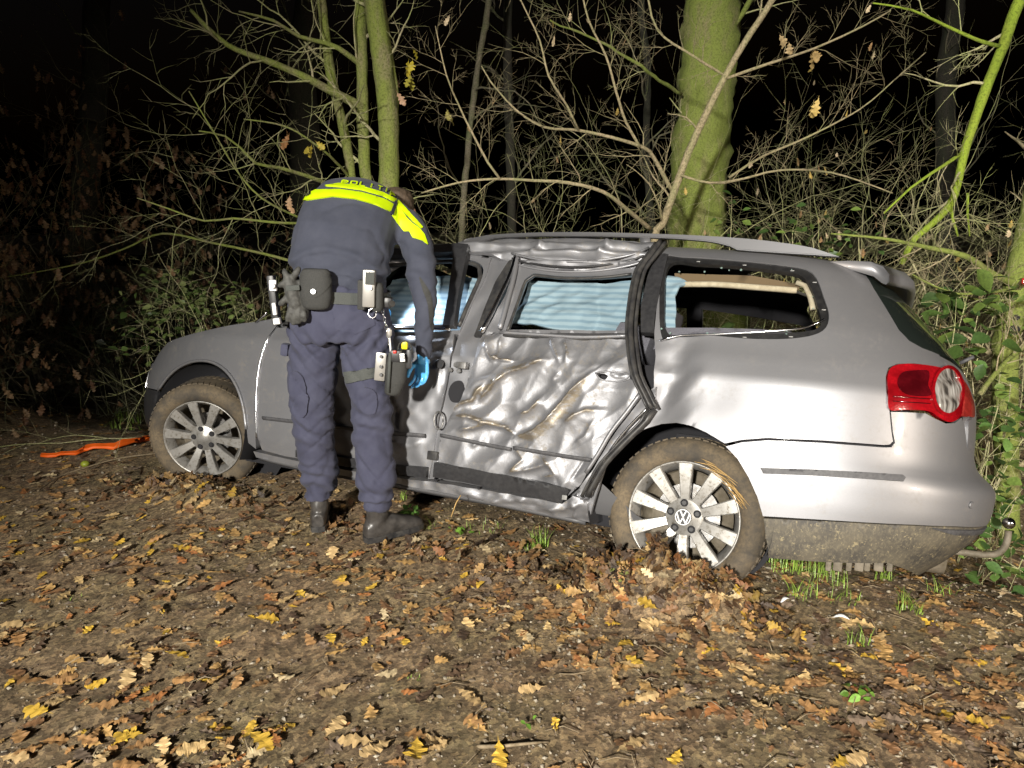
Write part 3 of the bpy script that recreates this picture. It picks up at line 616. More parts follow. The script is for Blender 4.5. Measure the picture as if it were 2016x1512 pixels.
# ---- front wing, bonnet, front bumper
ft = [(545, 642), (535, 628), (500, 634), (450, 641), (400, 652), (360, 663), (330, 675), (308, 694), (298, 715)]
wing = ut((505, 745), (514, 700), (528, 664), *ft, (291, 740), (287, 762), (312, 768), (330, 742), (350, 724), (372, 713), (395, 709), (418, 712), (440, 724), (458, 744), (472, 772), (481, 805), (486, 845), (489, 872), (504, 884), (503, 860), (502, 800))
panel('front_wing', wing, M['paint_dull'], grid=.02, flange=.03)
lip = smoothpts([cp(a, b, .004) for a, b in ((313, 768), (331, 743), (351, 725), (373, 714), (395, 710), (418, 713), (440, 725), (458, 745), (472, 773), (481, 806), (486, 845))], .03)
tube('wheel_arch_lip', lip, .009, M['paint_dirty'], car, 6)
V, F = [], []
L1 = [cp(a, b-1, -.004) for a, b in ft[1:]]; n_ = len(L1); K = 9
for i, p in enumerate(L1):
    for j in range(K):
        s = j/(K-1); y = p.y*(1-2*s); V.append(Vector((p.x+.10*math.sin(math.pi*s)*(i/n_), y, p.z+.055*math.sin(math.pi*s))))
for i in range(n_-1):
    for j in range(K-1): a = i*K+j; F.append((a, a+1, a+K+1, a+K))
mesh('bonnet', V, F, M['paint_dull'], car)
fb = ut((287, 764), (311, 770), (306, 800), (302, 828), (286, 822), (280, 800)) ; fbt = [q[1] for q in fb]
u0 = max(q[0] for q in fb); 
panel('front_bumper', [(fb[1][0], fb[1][1]), (fb[2][0], fb[2][1]), (fb[3][0], fb[3][1]), (3.3, .28), (X1+1.1*math.pi/2, .28), (X1+1.1*2.3, .28), (X1+1.1*2.3, .64), (X1+1.1*math.pi/2, .64), (fb[0][0], fb[0][1])], M['black_plastic'], grid=.04)
panel('radiator_grille', [(fb[0][0]+.02, fb[0][1]+.01), (X1+1.1*math.pi/2, .65), (X1+1.1*2.2, .65), (X1+1.1*2.2, .84), (X1+1.1*math.pi/2, .84), (fb[0][0]+.05, .80)], M['paint_dull'], grid=.05, off=-.004)
tube('headlight_edge', [cp(a, b, .004) for a, b in ((297, 715), (292, 735), (288, 762))], .0035, M['chrome'], car, 6)
tube('door_edge', smoothpts([cp(a, b, .004) for a, b in ((546, 643), (530, 664), (517, 698), (508, 745), (505, 800), (506, 862))], .04), .0035, M['chrome'], fdoor, 6)
tube('wiper_arm', [cp(505, 637, .01), cp(520, 628, .02), SP(*inv(536, 626), .05)], .005, M['chrome'], car, 6)
# windscreen and its pillars
V = [Vector((2.16, .70, .96)), Vector((2.16, -.70, .96)), Vector((1.62, -.56, 1.40)), Vector((1.62, .56, 1.40)), Vector((2.36, 0, .97)), Vector((1.72, 0, 1.42))]
mesh('windscreen', V, [(0, 4, 5, 3), (4, 1, 2, 5)], M['glass_dark'], car)
for sg in (1, -1): tube('a_pillar', [(2.25, sg*.78, .94), (1.95, sg*.69, 1.16), (1.6, sg*.585, 1.405)], .03, M['paint_dull'], car, 8)
box('scuttle', (2.2, 0, .90), (.25, 1.5, .05), M['black_plastic'], car)
box('dashboard', (1.95, 0, .85), (.3, 1.4, .2), M['dark'], car)
box('engine_bay', (2.8, 0, .52), (1.1, 1.15, .5), M['dark'], car)
# ---- wheel arch liners, exhaust, heat shields, tow bar
def liner(x, z, y0, y1, r):
    V, F = [], []; lathe_geo(V, F, [(r, y0), (r, y1), (.05, y1)], 40, Matrix.Translation((x, 0, z))); F = [f for f in F if max(V[i].z for i in f) > z-.10]; return mesh('wheel_arch_liner', V, F, M['dark'], car)
for x in (0, 2.709):
    for s in (1, -1): liner(x, .345, s*.885 if x == 0 else s*.86, s*.52, .362 if x == 0 else .372)
for k, a in enumerate((1632, 1650, 1672, 1692, 1708, 1730, 1752)): box('undertray_rib', tuple(cyp(a, 1108, .62)), (.034 if k % 2 else .022, .05, .06), M['rimwell'], car, bev=.008)
tube('exhaust_silencer', [(-.95, .32, .25), (-.80, .34, .25), (-.45, .4, .25)], .06, M['rimwell'], car, 14, .7)
# ---- wheels
def wheel(name, c, rotz, spin, logo, camber=0.0):
    w_ = bpy.data.objects.new(name, None); C.objects.link(w_); w_.parent = car; w_.location = c; w_.rotation_euler = (0, spin, 0) if not rotz else (0, 0, 0)
    Mx = Matrix.Rotation(rotz, 4, 'Z') @ Matrix.Rotation(camber, 4, 'X') @ Matrix.Rotation(spin, 4, 'Y'); w_.matrix_local = Matrix.Translation(c) @ Mx
    V, F = [], []     # local: outboard is +y, outer face near y=0
    lathe_geo(V, F, [(.222, -.010), (.232, .002), (.252, .010), (.275, .010), (.295, .001), (.308, -.014), (.3145, -.030), (.316, -.06), (.317, -.105), (.316, -.15), (.3145, -.175), (.305, -.195), (.28, -.205), (.235, -.20), (.222, -.19)], 72)
    mesh('tyre', V, F, M['tyre'], w_)
    bm = bmesh.new()
    for k in range(60):
        a = 2*math.pi*k/60
        for yy, sk_ in ((-.045, .25), (-.165, -.25)):
            box_bm(bm, (.3150*math.cos(a), yy, .3150*math.sin(a)), (.006, .042, .022), Matrix.Rotation(-a, 3, 'Y') @ Matrix.Rotation(sk_, 3, 'X'))
    bm_obj('tread_blocks', bm, M['tyre'], w_, smooth=False)['kind'] = 'stuff'
    V, F = [], []
    lathe_geo(V, F, [(.2185, -.190), (.2195, -.012), (.2225, -.004), (.2225, .002), (.2175, .003), (.2135, -.004), (.205, -.018), (.192, -.050), (.188, -.09), (.186, -.19)], 72)
    rm = mesh('rim', V, F, M['rim'], w_)
    V, F = [], []; lathe_geo(V, F, [(.187, -.055), (.183, -.17), (.02, -.17)], 48); mesh('rim_well', V, F, M['rimwell'], rm)
    for k in range(10):
        a = math.pi/2 + 2*math.pi*k/10; bm = bmesh.new()
        secs = [(.050, .0190, -.022, -.050), (.085, .0185, -.014, -.046), (.13, .0215, -.008, -.040), (.175, .0260, -.004, -.034), (.2165, .0300, -.003, -.026)]
        rings = []
        for r, hw, yt, yb in secs:
            rings.append([bm.verts.new((r, y, x)) for x, y in ((-hw, yb), (-hw*1.0, yt-.004), (-hw*.86, yt), (hw*.86, yt), (hw, yt-.004), (hw, yb))])
        for i in range(len(rings)-1):
            for j in range(6): bm.faces.new((rings[i][j], rings[i][(j+1) % 6], rings[i+1][(j+1) % 6], rings[i+1][j]))
        bm.faces.new(rings[-1]); bm.faces.new(rings[0][::-1]); bmesh.ops.recalc_face_normals(bm, faces=bm.faces)
        bmesh.ops.rotate(bm, verts=bm.verts, cent=(0, 0, 0), matrix=Matrix.Rotation(-a, 3, 'Y'))
        bm_obj('spoke', bm, M['rim'], rm, sharp=28)
    V, F = [], []; lathe_geo(V, F, [(.075, -.045), (.078, -.020), (.070, -.0155), (.040, -.013), (.038, -.010), (.001, -.010)], 48); mesh('hub_face', V, F, M['rim'], rm)
    for k in range(5):
        a = math.pi/2 + 2*math.pi*k/5; c_ = (.056*math.cos(a), -.014, .056*math.sin(a))
        disc('wheel_bolt', c_, (0, 1, 0), .0155, M['dark'], rm, depth=.0015); disc('bolt_cap', (c_[0], -.0135, c_[2]), (0, 1, 0), .0105, M['black_plastic'], rm, depth=.004, seg=6)
    V, F = [], []; lathe_geo(V, F, [(.130, -.085), (.130, -.095), (.06, -.095)], 48); lathe_geo(V, F, [(.060, -.085), (.130, -.085)], 48); mesh('brake_disc', V, F, M['steel'], rm)
    box('brake_caliper', (.10, -.09, -.02), (.09, .05, .13), M['rimwell'], rm, bev=.012)
    if logo:
        disc('hub_cap', (0, -.010, 0), (0, 1, 0), .033, M['black_plastic'], rm, depth=.004, seg=40)
        disc('hub_emblem_ring', (0, -.004, 0), (0, 1, 0), .0315, M['emblem'], rm, ring=.89, depth=.002, seg=40)
        bm = bmesh.new()
        def bar(a, b, wd=.0052):
            a, b = Vector((a[0], 0, a[1])), Vector((b[0], 0, b[1])); d = (b-a); q = math.atan2(d.z, d.x)
            box_bm(bm, ((a.x+b.x)/2, -.0035, (a.z+b.z)/2), (d.length, .003, wd), Matrix.Rotation(-q, 3, 'Y'))
        for s in (1, -1):
            bar((s*.0125, .026), (0, .002)); bar((s*.0255, .014), (s*.0115, -.0245)); bar((s*.0115, -.0245), (0, -.001))
        bm_obj('hub_emblem', bm, M['emblem'], rm, smooth=False)
    return w_
hw = W2C(C2W(Vector((0, .80, .316))))
wheel('rear_wheel', Vector((-.012, .812, .316)), 0.0, math.radians(3), True)
wheel('front_wheel', Vector((2.70, .815, .300)), math.radians(26), math.radians(16), False, math.radians(-17))
wheel('rear_wheel', Vector((0, -.70, .316)), math.pi, 0, False); wheel('front_wheel', Vector((2.709, -.70, .31)), math.pi+.4, 0, False)
V, F = [], []; tube_geo(V, F, smoothpts([cp(1330+dx, dy, .02) for dx, dy in ((10, 902), (40, 905), (75, 925), (105, 948))], .02), .004, 5)
M['straw'] = mat('straw', (.42, .27, .10), .8)
V, F = [], []
for k in range(26):
    a = R_.uniform(.35, 1.35); c0 = Vector((-.012, .822, .316)); r0 = R_.uniform(.215, .245)
    p = c0 + Vector((-r0*math.cos(a), R_.uniform(-.004, .012), r0*math.sin(a))); d = Vector((-math.sin(a)-.3, R_.uniform(-.1, .1), -math.cos(a)+R_.uniform(-.15, .3))).normalized()
    tube_geo(V, F, [p-d*R_.uniform(.02, .06), p, p+d*R_.uniform(.02, .06)+Vector((0, .003, 0))], [.0008, .0022, .0008], 4)
tag(mesh('straw_wisp', [C2W(v) for v in V], F, M['straw']), 'wisp of orange straw caught between the rim and tyre of the near wheel', 'straw')
# tow bar at the tail
tb = smoothpts([cyp(a, b, .02) for a, b in ((1985, 1045), (1983, 1064), (1972, 1084))] + [Vector((-1.12, .02, .27)), Vector((-.9, .02, .26))], .02)
t0 = tube('tow_bar', tb, .014, M['rimwell'], car, 10)
bm = bmesh.new(); bmesh.ops.create_uvsphere(bm, u_segments=20, v_segments=12, radius=.025, matrix=Matrix.Translation(cyp(1986, 1030, .02))); bm_obj('tow_ball', bm, M['chrome'], t0)
# rear wiper
tube('rear_wiper', [cyp(1890, 715, .15), cyp(1917, 702, .15)], .008, M['grey_strip'], car, 8)

# ================================================================ THE POLICE OFFICER
from mathutils.bvhtree import BVHTree
def ring_stack(bm, secs, n=20, ex=2.3):
    """secs: (centre, half-axis a, half-axis b); closed at both ends"""
    rings = []
    for c, a, b in secs:
        c, a, b = Vector(c), Vector(a), Vector(b); rr = []
        for k in range(n):
            t = 2*math.pi*k/n; x, y = math.cos(t), math.sin(t)
            q = (abs(x)**ex+abs(y)**ex)**(-1/ex); rr.append(bm.verts.new(c + a*(x*q) + b*(y*q)))
        rings.append(rr)
    for i in range(len(rings)-1):
        for k in range(n): bm.faces.new((rings[i][k], rings[i][(k+1) % n], rings[i+1][(k+1) % n], rings[i+1][k]))
    bm.faces.new(rings[0][::-1]); bm.faces.new(rings[-1])
def limb(bm, pts, k=16, sub=5, flat=1.0):
    """pts: (point, radius); a round tapering limb with domed ends"""
    P = smoothpts([Vector(p) for p, r in pts], 10)[:0]
    ps, rs = [], []
    for i in range(len(pts)-1):
        p0 = Vector(pts[max(i-1, 0)][0]); p1 = Vector(pts[i][0]); p2 = Vector(pts[i+1][0]); p3 = Vector(pts[min(i+2, len(pts)-1)][0])
        for j in range(sub):
            t = j/sub; ps.append(.5*((2*p1)+(-p0+p2)*t+(2*p0-5*p1+4*p2-p3)*t*t+(-p0+3*p1-3*p2+p3)*t**3)); rs.append(pts[i][1]*(1-t)+pts[i+1][1]*t)
    ps.append(Vector(pts[-1][0])); rs.append(pts[-1][1])
    d0 = (ps[0]-ps[1]).normalized(); d1 = (ps[-1]-ps[-2]).normalized()
    ps = [ps[0]+d0*rs[0]*.9, ps[0]+d0*rs[0]*.6] + ps + [ps[-1]+d1*rs[-1]*.6, ps[-1]+d1*rs[-1]*.9]; rs = [rs[0]*.3, rs[0]*.8]+rs+[rs[-1]*.8, rs[-1]*.3]
    V, F = [], []; tube_geo(V, F, ps, rs, k, flat); vs = [bm.verts.new(v) for v in V]
    for f in F: bm.faces.new([vs[i] for i in f])
def fuse(name, bm, voxel, material, parent, disp=None, smooth=3, keep=None):
    me = bpy.data.meshes.new(name); bmesh.ops.recalc_face_normals(bm, faces=bm.faces); bm.to_mesh(me); bm.free()
    o = bpy.data.objects.new(name+'_tmp', me); C.objects.link(o)
    m = o.modifiers.new('r', 'REMESH'); m.mode = 'VOXEL'; m.voxel_size = voxel; m2 = o.modifiers.new('s', 'SMOOTH'); m2.iterations = smooth; m2.factor = .6
    dg = bpy.context.evaluated_depsgraph_get(); me2 = bpy.data.meshes.new_from_object(o.evaluated_get(dg)); bpy.data.objects.remove(o); me2.name = name
    if disp:
        cs = [v.co + v.normal*disp(v.co) for v in me2.vertices]
        for v, c_ in zip(me2.vertices, cs): v.co = c_
    if keep:
        b2 = bmesh.new(); b2.from_mesh(me2); bmesh.ops.delete(b2, geom=[v for v in b2.verts if not keep(v.co)], context='VERTS'); b2.to_mesh(me2); b2.free()
    me2.materials.clear(); return link(name, me2, material, parent)
def bvh_of(*objs):
    V, F = [], []
    for o in objs:
        b = len(V); V += [v.co.copy() for v in o.data.vertices]; F += [tuple(b+i for i in p.vertices) for p in o.data.polygons]
    return BVHTree.FromPolygons(V, F)
def hit(bvh, px, py):
    r = ray(px, py).normalized(); h, n, i, d = bvh.ray_cast(CAM, r)
    if h is None:
        q = CAM + r*3.3; h, n, i, d = bvh.find_nearest(q)
    return h, n
def drape(name, poly, bvh, material, parent, off=.003, grid=4.0, th=.004, smooth=True):
    if smooth: poly = sm2(poly, grid)
    if len(poly) < 5 and any(bvh.ray_cast(CAM, ray(a, b).normalized())[0] is None for a, b in poly): return None
    Vv, Ff = triang(poly, [], grid); bm = bmesh.new(); vs = []; ns = []
    for a, b in Vv:
        h, n = hit(bvh, a, b); vs.append(bm.verts.new(h + n*off)); ns.append(n)
    bm.verts.index_update()
    for f in Ff:
        try: bm.faces.new([vs[i] for i in f][::-1])
        except ValueError: pass
    be = [e for e in bm.edges if len(e.link_faces) == 1]; mp = {}
    for e in be:
        for v in e.verts:
            if v not in mp: mp[v] = bm.verts.new(v.co - ns[v.index]*(off+th))
    for e in be:
        l = e.link_loops[0]; a, b = l.vert, l.link_loop_next.vert; bm.faces.new((b, a, mp[a], mp[b])); e.smooth = False
    return bm_obj(name, bm, material, parent)
def cloth(name, c1, c2, rough=.9):
    m = mat(name, c1, rough); t = tex(m, 420, 3, rough=.8); u_ = tex(m, 14, 4)
    L(m, mixc(m, ramp(m, u_.outputs[0], [(.3, (.0, .0, .0)), (.7, (1, 1, 1))]), c1, c2), bsdf(m).inputs['Base Color']); bump(m, t.outputs[0], .5, .0012)
    bsdf(m).inputs['Sheen Weight'].default_value = .04; return m
M['jacket'] = cloth('navy_jacket_cloth', (.034, .039, .060), (.047, .052, .075)); M['trouser'] = cloth('dark_blue_trouser_cloth', (.034, .036, .066), (.050, .053, .087))
M['lime'] = mat('fluorescent_lime_tape', (.52, .72, .0), .55); M['navy_tape'] = mat('dark_tape', (.02, .022, .04), .8)
M['belt'] = noisy('webbing', (.045, .05, .048), (.07, .075, .07), 300, .85, .3, .001); M['nylon'] = noisy('black_nylon', (.022, .023, .022), (.04, .04, .038), 250, .8, .4, .001)
M['boot'] = noisy('worn_black_leather', (.028, .026, .025), (.065, .06, .056), 22, .36, .4, .003); M['glovegrey'] = noisy('grey_leather_glove', (.04, .04, .038), (.07, .07, .065), 60, .7, .3, .002)
M['nitrile'] = mat('blue_nitrile', (.09, .40, .80), .38, Coat_Weight=.1); M['hair'] = noisy('brown_hair', (.05, .035, .022), (.10, .07, .045), 60, .7, .6, .004, stretch=(6, 1, 1)); M['skin'] = mat('skin', (.45, .25, .18), .55)
M['greymetal'] = mat('grey_clip_metal', (.35, .34, .32), .35, .5); M['white'] = mat('white_plastic', (.75, .75, .75), .4); M['yellow'] = mat('yellow_plastic', (.75, .62, .01), .4); M['redp'] = mat('red_plastic', (.6, .03, .02), .4)
base = gr(680, 1060)
off_ = empty('person', base, 'officer in navy jacket with lime stripes, bending into the side window of the car', 'person')
BM = Matrix.Translation(-base); DONE = set()
def A(px, py, Y): return at(px, py, Y)
def rel(o):      # meshes are made in world coordinates, then moved under the officer's empty
    DONE.add(o.name); o.data.transform(BM); return o
def wr(p, s, o_): return noise.noise(Vector(p)*s + Vector((o_, 0, 0)))
# joints
def sec(px, py, Y, hw, hd, tilt=0.0, lean=0.0):
    """a section: half width hw across (tilted by tilt in the picture's plane), half depth hd, leaning forward by lean"""
    a = Vector((math.cos(tilt), 0, -math.sin(tilt)))*hw; b = Vector((0, math.cos(lean), -math.sin(lean)))*hd
    return (A(px, py, Y), a, b)
torso = [sec(668, 590, 3.16, .185, .125, .10, 0), sec(668, 560, 3.17, .205, .15, .16, .1), sec(668, 520, 3.19, .212, .15, .18, .25), sec(676, 475, 3.24, .212, .15, .20, .5), sec(694, 435, 3.32, .205, .145, .22, .75),
         sec(714, 412, 3.41, .195, .135, .24, 1.0), sec(728, 404, 3.50, .17, .12, .25, 1.2), sec(738, 402, 3.58, .10, .09, .25, 1.3), sec(755, 402, 3.63, .07, .07, .25, 1.3)]
r_arm = [(A(765, 425, 3.42), .085), (A(800, 446, 3.38), .078), (A(822, 490, 3.32), .073), (A(832, 550, 3.24), .066), (A(836, 600, 3.20), .053), (A(835, 650, 3.20), .047), (A(834, 700, 3.21), .041)]
l_arm = [(A(672, 415, 3.46), .08), (A(638, 440, 3.46), .070), (A(608, 485, 3.45), .066), (A(598, 520, 3.47), .062), (A(630, 560, 3.55), .05), (A(690, 585, 3.60), .045), (A(715, 598, 3.60), .04)]
l_leg = [(A(622, 640, 3.17), .12), (A(617, 700, 3.18), .107), (A(614, 770, 3.18), .096), (A(618, 830, 3.20), .084), (A(624, 900, 3.24), .078), (A(628, 938, 3.26), .074), (A(630, 960, 3.27), .062)]
r_leg = [(A(716, 640, 3.17), .12), (A(724, 700, 3.15), .105), (A(728, 770, 3.13), .090), (A(733, 830, 3.12), .082), (A(737, 900, 3.12), .080), (A(740, 948, 3.12), .078), (A(741, 976, 3.12), .066)]
def shrink(l, k): return [(p, r*k) for p, r in l]
# one continuous body
bm = bmesh.new(); ring_stack(bm, [(c, a*.76, b*.74) for c, a, b in torso]); ring_stack(bm, [sec(668, 640, 3.17, .15, .10), sec(668, 600, 3.17, .15, .10), sec(668, 560, 3.18, .15, .10)])
for l in (r_arm, l_arm, l_leg, r_leg): limb(bm, shrink(l, .6))
limb(bm, [(A(745, 400, 3.56), .06), (A(765, 398, 3.66), .055)]); 
hc = A(782, 420, 3.72)
ring_stack(bm, [(hc+Vector((x*.1, -.02, z)), Vector((w_, 0, 0)), Vector((0, d_, 0))) for z, w_, d_, x in ((-.13, .035, .05, 0), (-.10, .055, .075, 0), (-.04, .072, .092, 0), (.03, .077, .10, 0), (.08, .065, .085, 0), (.105, .03, .04, 0))])
for s in (1, -1): limb(bm, [(hc+Vector((s*.075, -.01, -.01)), .010), (hc+Vector((s*.084, -.015, .02)), .014), (hc+Vector((s*.082, -.01, -.035)), .008)], 8, 2)
limb(bm, [(hc+Vector((0, .085, .0)), .010), (hc+Vector((0, .108, -.035)), .014)], 8, 2); limb(bm, [(hc+Vector((-.025, .085, -.075)), .006), (hc+Vector((0, .09, -.075)), .008), (hc+Vector((.025, .085, -.075)), .006)], 8, 2)
for s in (1, -1): limb(bm, [(hc+Vector((s*.032, .084, .005)), .012), (hc+Vector((s*.034, .086, .005)), .012)], 8, 2)
rel(fuse('body', bm, .011, M['skin'], off_))
bm = bmesh.new(); ring_stack(bm, [(hc+Vector((0, -.03, z)), Vector((w_, 0, 0)), Vector((0, d_, 0))) for z, w_, d_ in ((-.06, .070, .07), (0, .086, .095), (.06, .088, .105), (.10, .070, .09), (.122, .03, .05))])
rel(fuse('hair', bm, .009, M['hair'], off_, lambda p: .006*wr(p, 40, 2)))
# jacket
_h1 = [A(a, b, 3.05) for a, b in ((560, 556), (600, 545), (640, 536), (690, 541), (730, 565), (750, 585))]; HX = [q.x for q in _h1]; HZ = [q.z for q in _h1]
_h2 = [A(a, b, 3.05) for a, b in ((560, 525), (600, 500), (640, 494), (690, 505), (730, 530), (760, 552))]; HX2 = [q.x for q in _h2]; HZ2 = [q.z for q in _h2]
def jd(p):
    a = p.x; z = p.z
    f = .009*wr(p, 6, 1) - .028*max(0, .2-abs(wr((p.x*.9, p.y, p.z*1.2-p.x*.5), 6, 4)))
    hem = A(668, 545, 3.1).z
    zh = float(np.interp(a, HX, HZ)); zu = float(np.interp(a, HX2, HZ2)); k1 = min(1, max(0, (zh-z)/.008)); k2 = min(1, max(0, (zu-z)/.010)); onb = 1.0 if a < HX[-1]+.02 and p.y < 3.35 else 0.0; f0 = onb*(-.013*k1 - .009*k2 + .006*math.exp(-((z-zu-.012)/.014)**2))
    return f + f0 + .006*math.sin(z*70+wr(p, 5, 9)*5)*max(0, 1-abs(z-(hem+.05))/.10)
bm = bmesh.new(); ring_stack(bm, torso, 26, 2.5); limb(bm, r_arm); limb(bm, l_arm)
def sleeve(p):
    f = jd(p)
    if p.x > A(795, 500, 3.25).x and p.z < A(830, 520, 3.25).z: f += .010*abs(wr((p.x, p.y, p.z*2.0), 9, 3)) - .004
    return f
jk = fuse('jacket', bm, .0085, M['jacket'], off_, sleeve, keep=None)
# jacket waist panel: a second, lower layer under the hem line
jb = bvh_of(jk)
drape('sleeve_patch', [(826, 545), (846, 575), (852, 610), (852, 650), (846, 640), (842, 600), (832, 570)], jb, M['nylon'], off_, .003, 5)
drape('lime_stripe', [(600, 396), (606, 384), (622, 376), (668, 375), (712, 381), (752, 392), (775, 404), (770, 418), (740, 404), (700, 393), (655, 388)], jb, M['lime'], off_, .008, 4, smooth=False)
drape('thin_lime_stripe', [(640, 367), (668, 363), (712, 369), (752, 380), (780, 394), (778, 399), (752, 386), (712, 375), (668, 369)], jb, M['lime'], off_, .008, 4, smooth=False)
drape('sleeve_stripe', [(777, 402), (790, 412), (800, 428), (812, 440), (826, 450), (835, 462), (842, 482), (832, 474), (812, 468), (806, 456), (796, 456), (784, 442), (770, 422)], jb, M['lime'], off_, .005, 4, smooth=False)
drape('thin_sleeve_stripe', [(783, 394), (800, 412), (820, 434), (832, 448), (829, 450), (812, 436), (795, 418), (779, 399)], jb, M['lime'], off_, .005, 4, smooth=False)
drape('shoulder_seam', [(775, 396), (780, 399), (771, 424), (766, 420)], jb, M['navy_tape'], off_, .011, 3, smooth=False)
M['silverprint'] = mat('silver_print', (.75, .75, .75), .4)
for q in ([(803, 409), (808, 409), (808, 413), (803, 413)], [(810, 413), (815, 414), (815, 418), (810, 418)], [(805, 403), (809, 403), (809, 406), (805, 406)]): drape('epaulette_mark', q, jb, M['silverprint'], off_, .009, 2, .002, smooth=False)
# POLITIE across the shoulders, letters as strips of tape seen at a grazing angle
LET = {'P': [((0, 0), (0, 1)), ((0, 1), (.8, .9)), ((.8, .9), (.8, .55)), ((.8, .55), (0, .5))], 'O': [((0, .1), (0, .9)), ((0, .9), (.8, .9)), ((.8, .9), (.8, .1)), ((.8, .1), (0, .1))],
       'L': [((0, 0), (0, 1)), ((0, .05), (.75, .05))], 'I': [((.35, 0), (.35, 1))], 'T': [((.4, 0), (.4, 1)), ((0, .95), (.85, .95))], 'E': [((0, 0), (0, 1)), ((0, .95), (.75, .95)), ((0, .5), (.65, .5)), ((0, .05), (.75, .05))]}
tb_ = [(672, 361), (690, 362), (708, 364), (725, 367), (742, 371), (755, 375), (768, 380), (782, 386)]
bmL = bmesh.new()
for k, ch in enumerate('POLITIE'):
    (x0, y0), (x1, y1) = tb_[k], tb_[k+1]
    for a, b in LET[ch]:
        q = []
        for s_, (e, f_) in ((-1, a), (-1, b), (1, b), (1, a)):
            d = Vector((b[0]-a[0], b[1]-a[1])).normalized(); nx, ny = -d.y*.09*s_, d.x*.13*s_
            ex, fy = e*.78+nx, f_+ny; px_ = x0+(x1-x0)*ex+fy*2.2; py_ = y0+(y1-y0)*ex - fy*7.5 + 3.2
            h, n = hit(jb, px_, py_); q.append(bmL.verts.new(h + n*.006))
        bmL.faces.new(q)
mt = bm_obj('back_lettering', bmL, M['lime'], off_, smooth=False)
lower = A(668, 982, 3.2).z
def td(p):
    f = .009 + .012*wr(p, 6, 21) - .045*(max(0, .22-abs(wr((p.x*.7+p.z*.35, p.y*.5, p.z*1.1+p.x*1.2), 6, 7)))) - .028*max(0, .18-abs(wr((p.x*.6-p.z*.3, p.y*.5, p.z*1.3-p.x*1.1), 9, 17)))
    k = max(0, 1-(p.z-lower)/.22); f += k*(.012*math.sin(p.z*95+p.x*25+wr(p, 6, 3)*7)+.004)
    kk = math.exp(-((p.z-A(0, 830, 3.15).z)/.10)**2); f += kk*.008*math.sin((p.z+p.x*.5)*60+wr(p, 5, 5)*6)
    kc = math.exp(-((p.z-A(0, 670, 3.15).z)/.07)**2); f += kc*.007*math.sin((p.z*1.0-abs(p.x-A(660, 0, 3.15).x)*1.2)*70+wr(p, 4, 5)*4)
    return f
bm = bmesh.new(); ring_stack(bm, [sec(668, 665, 3.16, .195, .135), sec(668, 640, 3.16, .213, .148, .03), sec(668, 600, 3.16, .208, .14, .06), sec(668, 560, 3.17, .19, .13, .1)]); limb(bm, l_leg); limb(bm, r_leg)
tr = fuse('trousers', bm, .0085, M['trouser'], off_, td, keep=lambda c: c.z > lower-.02)
tb2 = bvh_of(tr)
drape('back_pocket', [(655, 612), (735, 616), (738, 640), (700, 658), (660, 648)], tb2, M['trouser'], off_, .004, 5, .006, smooth=False)
drape('cargo_pocket', [(574, 735), (598, 742), (606, 800), (596, 822), (578, 806)], tb2, M['trouser'], off_, .010, 5, .02)
drape('cargo_pocket', [(706, 765), (738, 770), (738, 812), (712, 806)], tb2, M['trouser'], off_, .007, 5, .01)
box_ = box('pocket_flap', tuple(A(562, 688, 3.15)), (.035, .05, .055), M['trouser'], off_, Matrix.Rotation(.15, 3, 'Y'), .012); rel(box_)
# belt and what hangs on it
V, F = [], []; n_ = 48; zc = A(668, 577, 3.02)
for k in range(n_):
    t = 2*math.pi*k/n_; x, y = math.cos(t), math.sin(t); q = (abs(x)**2.4+abs(y)**2.4)**(-1/2.4)
    c0 = A(668, 580, 3.165) + Vector((x*q*.218, y*q*.155, -x*q*.012))
    for dz, o_ in ((-.024, 0), (.024, 0), (.024, -.006), (-.024, -.006)): V.append(c0 + Vector((-x*(-o_), -y*(-o_), dz)))
for k in range(n_):
    for j in range(4): F.append((k*4+j, ((k+1) % n_)*4+j, ((k+1) % n_)*4+(j+1) % 4, k*4+(j+1) % 4))
rel(mesh('belt', V, F, M['belt'], off_, smooth=False))
def pouch(name, px, py, Y, w_, h_, d_, m_, rotz=0, tilt=0, bev=.012, parent=None):
    o = box(name, tuple(A(px, py, Y)), (w_, d_, h_), m_, parent or off_, Matrix.Rotation(rotz, 3, 'Z') @ Matrix.Rotation(tilt, 3, 'Y'), bev); return rel(o)
def blobb(name, px, py, Y, secs, m_, tilt=0.0, parent=None, vox=.006, disp=None, ex=2.6):
    """soft bag: secs (height offset, half width, half depth)"""
    c0 = A(px, py, Y); bm = bmesh.new(); R3 = Matrix.Rotation(tilt, 3, 'Y')
    ring_stack(bm, [(c0 + R3 @ Vector((dx, 0, z)), R3 @ Vector((w_, 0, 0)), Vector((0, d_, 0))) for z, w_, d_, dx in secs], 20, ex); return rel(fuse(name, bm, vox, m_, parent or off_, disp, 3))
po = blobb('belt_pouch', 622, 570, 2.99, [(-.082, .035, .02, 0), (-.072, .055, .03, 0), (-.03, .066, .036, 0), (.04, .064, .036, 0), (.078, .056, .032, 0), (.084, .045, .02, 0)], M['nylon'], .04)
pb = bvh_of(po); 
def dr2(name, poly, target, m_, off, grid=3, th=.003):   # drape on an already moved part
    o = BVHTree.FromPolygons([v.co + base for v in target.data.vertices], [tuple(p.vertices) for p in target.data.polygons]); return drape(name, poly, o, m_, target, off, grid, th)
fl_ = dr2('pouch_flap', [(593, 538), (604, 532), (640, 533), (652, 545), (648, 562), (634, 578), (618, 586), (600, 574), (592, 556)], po, M['nylon'], .004, 4, .004); rel(fl_)
c0, n0 = A(617, 574, 2.945), Vector((0, -1, .1)); d_ = disc('press_stud', c0, n0, .011, M['chrome'], po, depth=.006); rel(d_)
